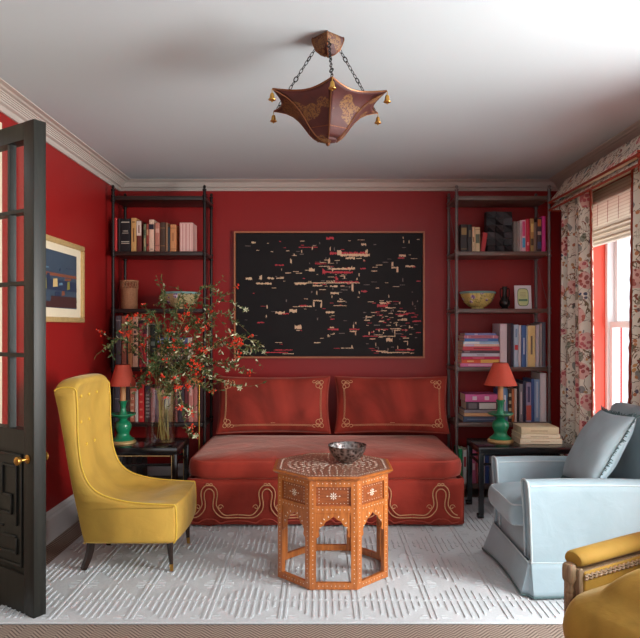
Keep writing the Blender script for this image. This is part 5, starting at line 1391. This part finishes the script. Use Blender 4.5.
# pagoda pelmet: two flaring tiers with braid, returns at both ends
pv = thing('window_pelmet', 'pagoda-shaped floral chintz pelmet with brick red braid across the top of the window', 'pelmet', (2.0, 4.5, 2.3))
PY0, PY1 = 3.76, 5.175
def tier(levels, nm, par):
    """levels: (x of the front, end overhang, z)"""
    m = MB(); vs = []
    for (x, e, z) in levels: vs += [(XR - .002, PY0 - e, z), (x, PY0 - e, z), (x, PY1 + e, z), (XR - .002, PY1 + e, z)]
    n = len(levels); m.raw(vs, [(j * 4 + i, j * 4 + i + 1, (j + 1) * 4 + i + 1, (j + 1) * 4 + i) for j in range(n - 1) for i in range(3)])
    o = build(nm, m, M['chintz'], par, angle=30); md = o.modifiers.new('t', 'SOLIDIFY'); md.thickness = .006; md.offset = 1
    m = MB(); x, e, z = levels[0]
    m.tube([(XR - .002, PY0 - e, z), (x, PY0 - e, z), (x, PY1 + e, z), (XR - .002, PY1 + e, z)], .009, 8)
    build('braid', m, M['redtrim'], o, label='brick red braid')
tier([(1.858, .035, 2.412), (1.885, .020, 2.450), (1.93, .0, 2.510), (1.965, -.015, 2.570), (1.975, -.02, 2.585)], 'upper_tier', pv)
tier([(1.862, .045, 2.352), (1.880, .025, 2.372), (1.905, .01, 2.405)], 'lower_tier', pv)
build('pelmet_board', MB().box(1.93, XR - .003, PY0 + .03, PY1 - .03, 2.445, 2.465), M['cream'], pv, smooth=False)
m = MB()
for k in range(5):
    t = k * 2 * PI / 5; c = Vector((1.852, PY0 - .05, 2.405))
    m.tube([c + Vector((0, math.cos(t) * .02 * q, math.sin(t) * .02 * q)) + Vector((-.012 * math.sin(PI * q / 2), 0, 0)) for q in (0, .5, 1, 1.3)], [.006, .009, .007, .002], 6)
for s_ in (-1, 1): m.tube([c, c + Vector((-.005, s_ * .012, -.05)), c + Vector((0, s_ * .02, -.10))], [.006, .005, .003], 6)
build('bow', m, M['redtrim'], pv, label='orange-red cord rosette')
# roman blind
bl = thing('roman_blind', 'cream woven roman blind pulled up in folds at the top of the window', 'blind', (2.13, 4.5, 2.02))
BY0, BY1 = WY0 + .03, WY1 - .03; xb = XR - .012
pr = [(xb, 2.43), (xb, 2.335), (xb - .002, 2.28), (xb + .002, 2.22), (xb - .004, 2.160), (xb - .022, 2.135), (xb - .030, 2.125), (xb - .006, 2.122), (xb - .026, 2.100), (xb - .036, 2.088), (xb - .008, 2.086), (xb - .030, 2.062), (xb - .042, 2.046), (xb - .010, 2.046), (xb - .034, 2.022), (xb - .040, 2.012), (xb - .006, 2.008)]
m = MB().grid(lambda u, v: (pr[int(round(v * (len(pr) - 1)))][0], BY0 + (BY1 - BY0) * u, pr[int(round(v * (len(pr) - 1)))][1]), 4, len(pr) - 1)
o = build('woven_fabric', m, M['blind'], bl, angle=30); md = o.modifiers.new('t', 'SOLIDIFY'); md.thickness = .003
m = MB()
for k in range(6):
    y = BY0 + (BY1 - BY0) * (k + .5) / 6; m.tube([(xb - .006, y, 2.32), (xb - .010, y, 2.16)], .0016, 5)
build('cord', m, M['redtrim'], bl)
m = MB().tube([(xb - .012, BY1 - .05, 2.33), (xb - .012, BY1 - .052, 1.95)], .0016, 5).lathe([(.003, 1.95), (.008, 1.93), (.006, 1.915), (.0001, 1.912)], (xb - .012, BY1 - .052, 0), 10); build('pull_cord', m, M['redtrim'], bl)

# ================================================================== LIGHT, CAMERA
w = bpy.data.worlds.new('daylight'); SC.world = w; w.use_nodes = True
bg = w.node_tree.nodes['Background']; bg.inputs[0].default_value = (.93, .96, 1.0, 1); bg.inputs[1].default_value = .88
def area(name, loc, rot, sx_, sy_, e, col=(1, 1, 1)):
    l = bpy.data.lights.new(name, 'AREA'); l.shape = 'RECTANGLE'; l.size = sx_; l.size_y = sy_; l.energy = e; l.color = col
    o = bpy.data.objects.new(name, l); COL.objects.link(o); o.location = loc; o.rotation_euler = rot; return o
area('daylight_window_near', (XR + .75, (VY0 + VY1) / 2, 1.30), (0, R(76), 0), 2.0, 1.8, 245, (1, .985, .97))
area('daylight_window_far', (XR + .75, (WY0 + WY1) / 2, 1.35), (0, R(90), 0), 2.0, 1.3, 18, (1, .98, .97))
cam = bpy.data.cameras.new('camera'); co = bpy.data.objects.new('camera', cam); COL.objects.link(co)
co.location = (0, 0, H); co.rotation_euler = (PI / 2, 0, 0); cam.sensor_width = 36; cam.lens = 36.0; cam.shift_x = -1 / 640; cam.shift_y = 8 / 640
cam.clip_start = .05
SC.camera = co
SC.view_settings.view_transform = 'Standard'; SC.view_settings.look = 'None'; SC.view_settings.gamma = 1
SC.view_settings.use_curve_mapping = False; SC.view_settings.exposure = 0.76
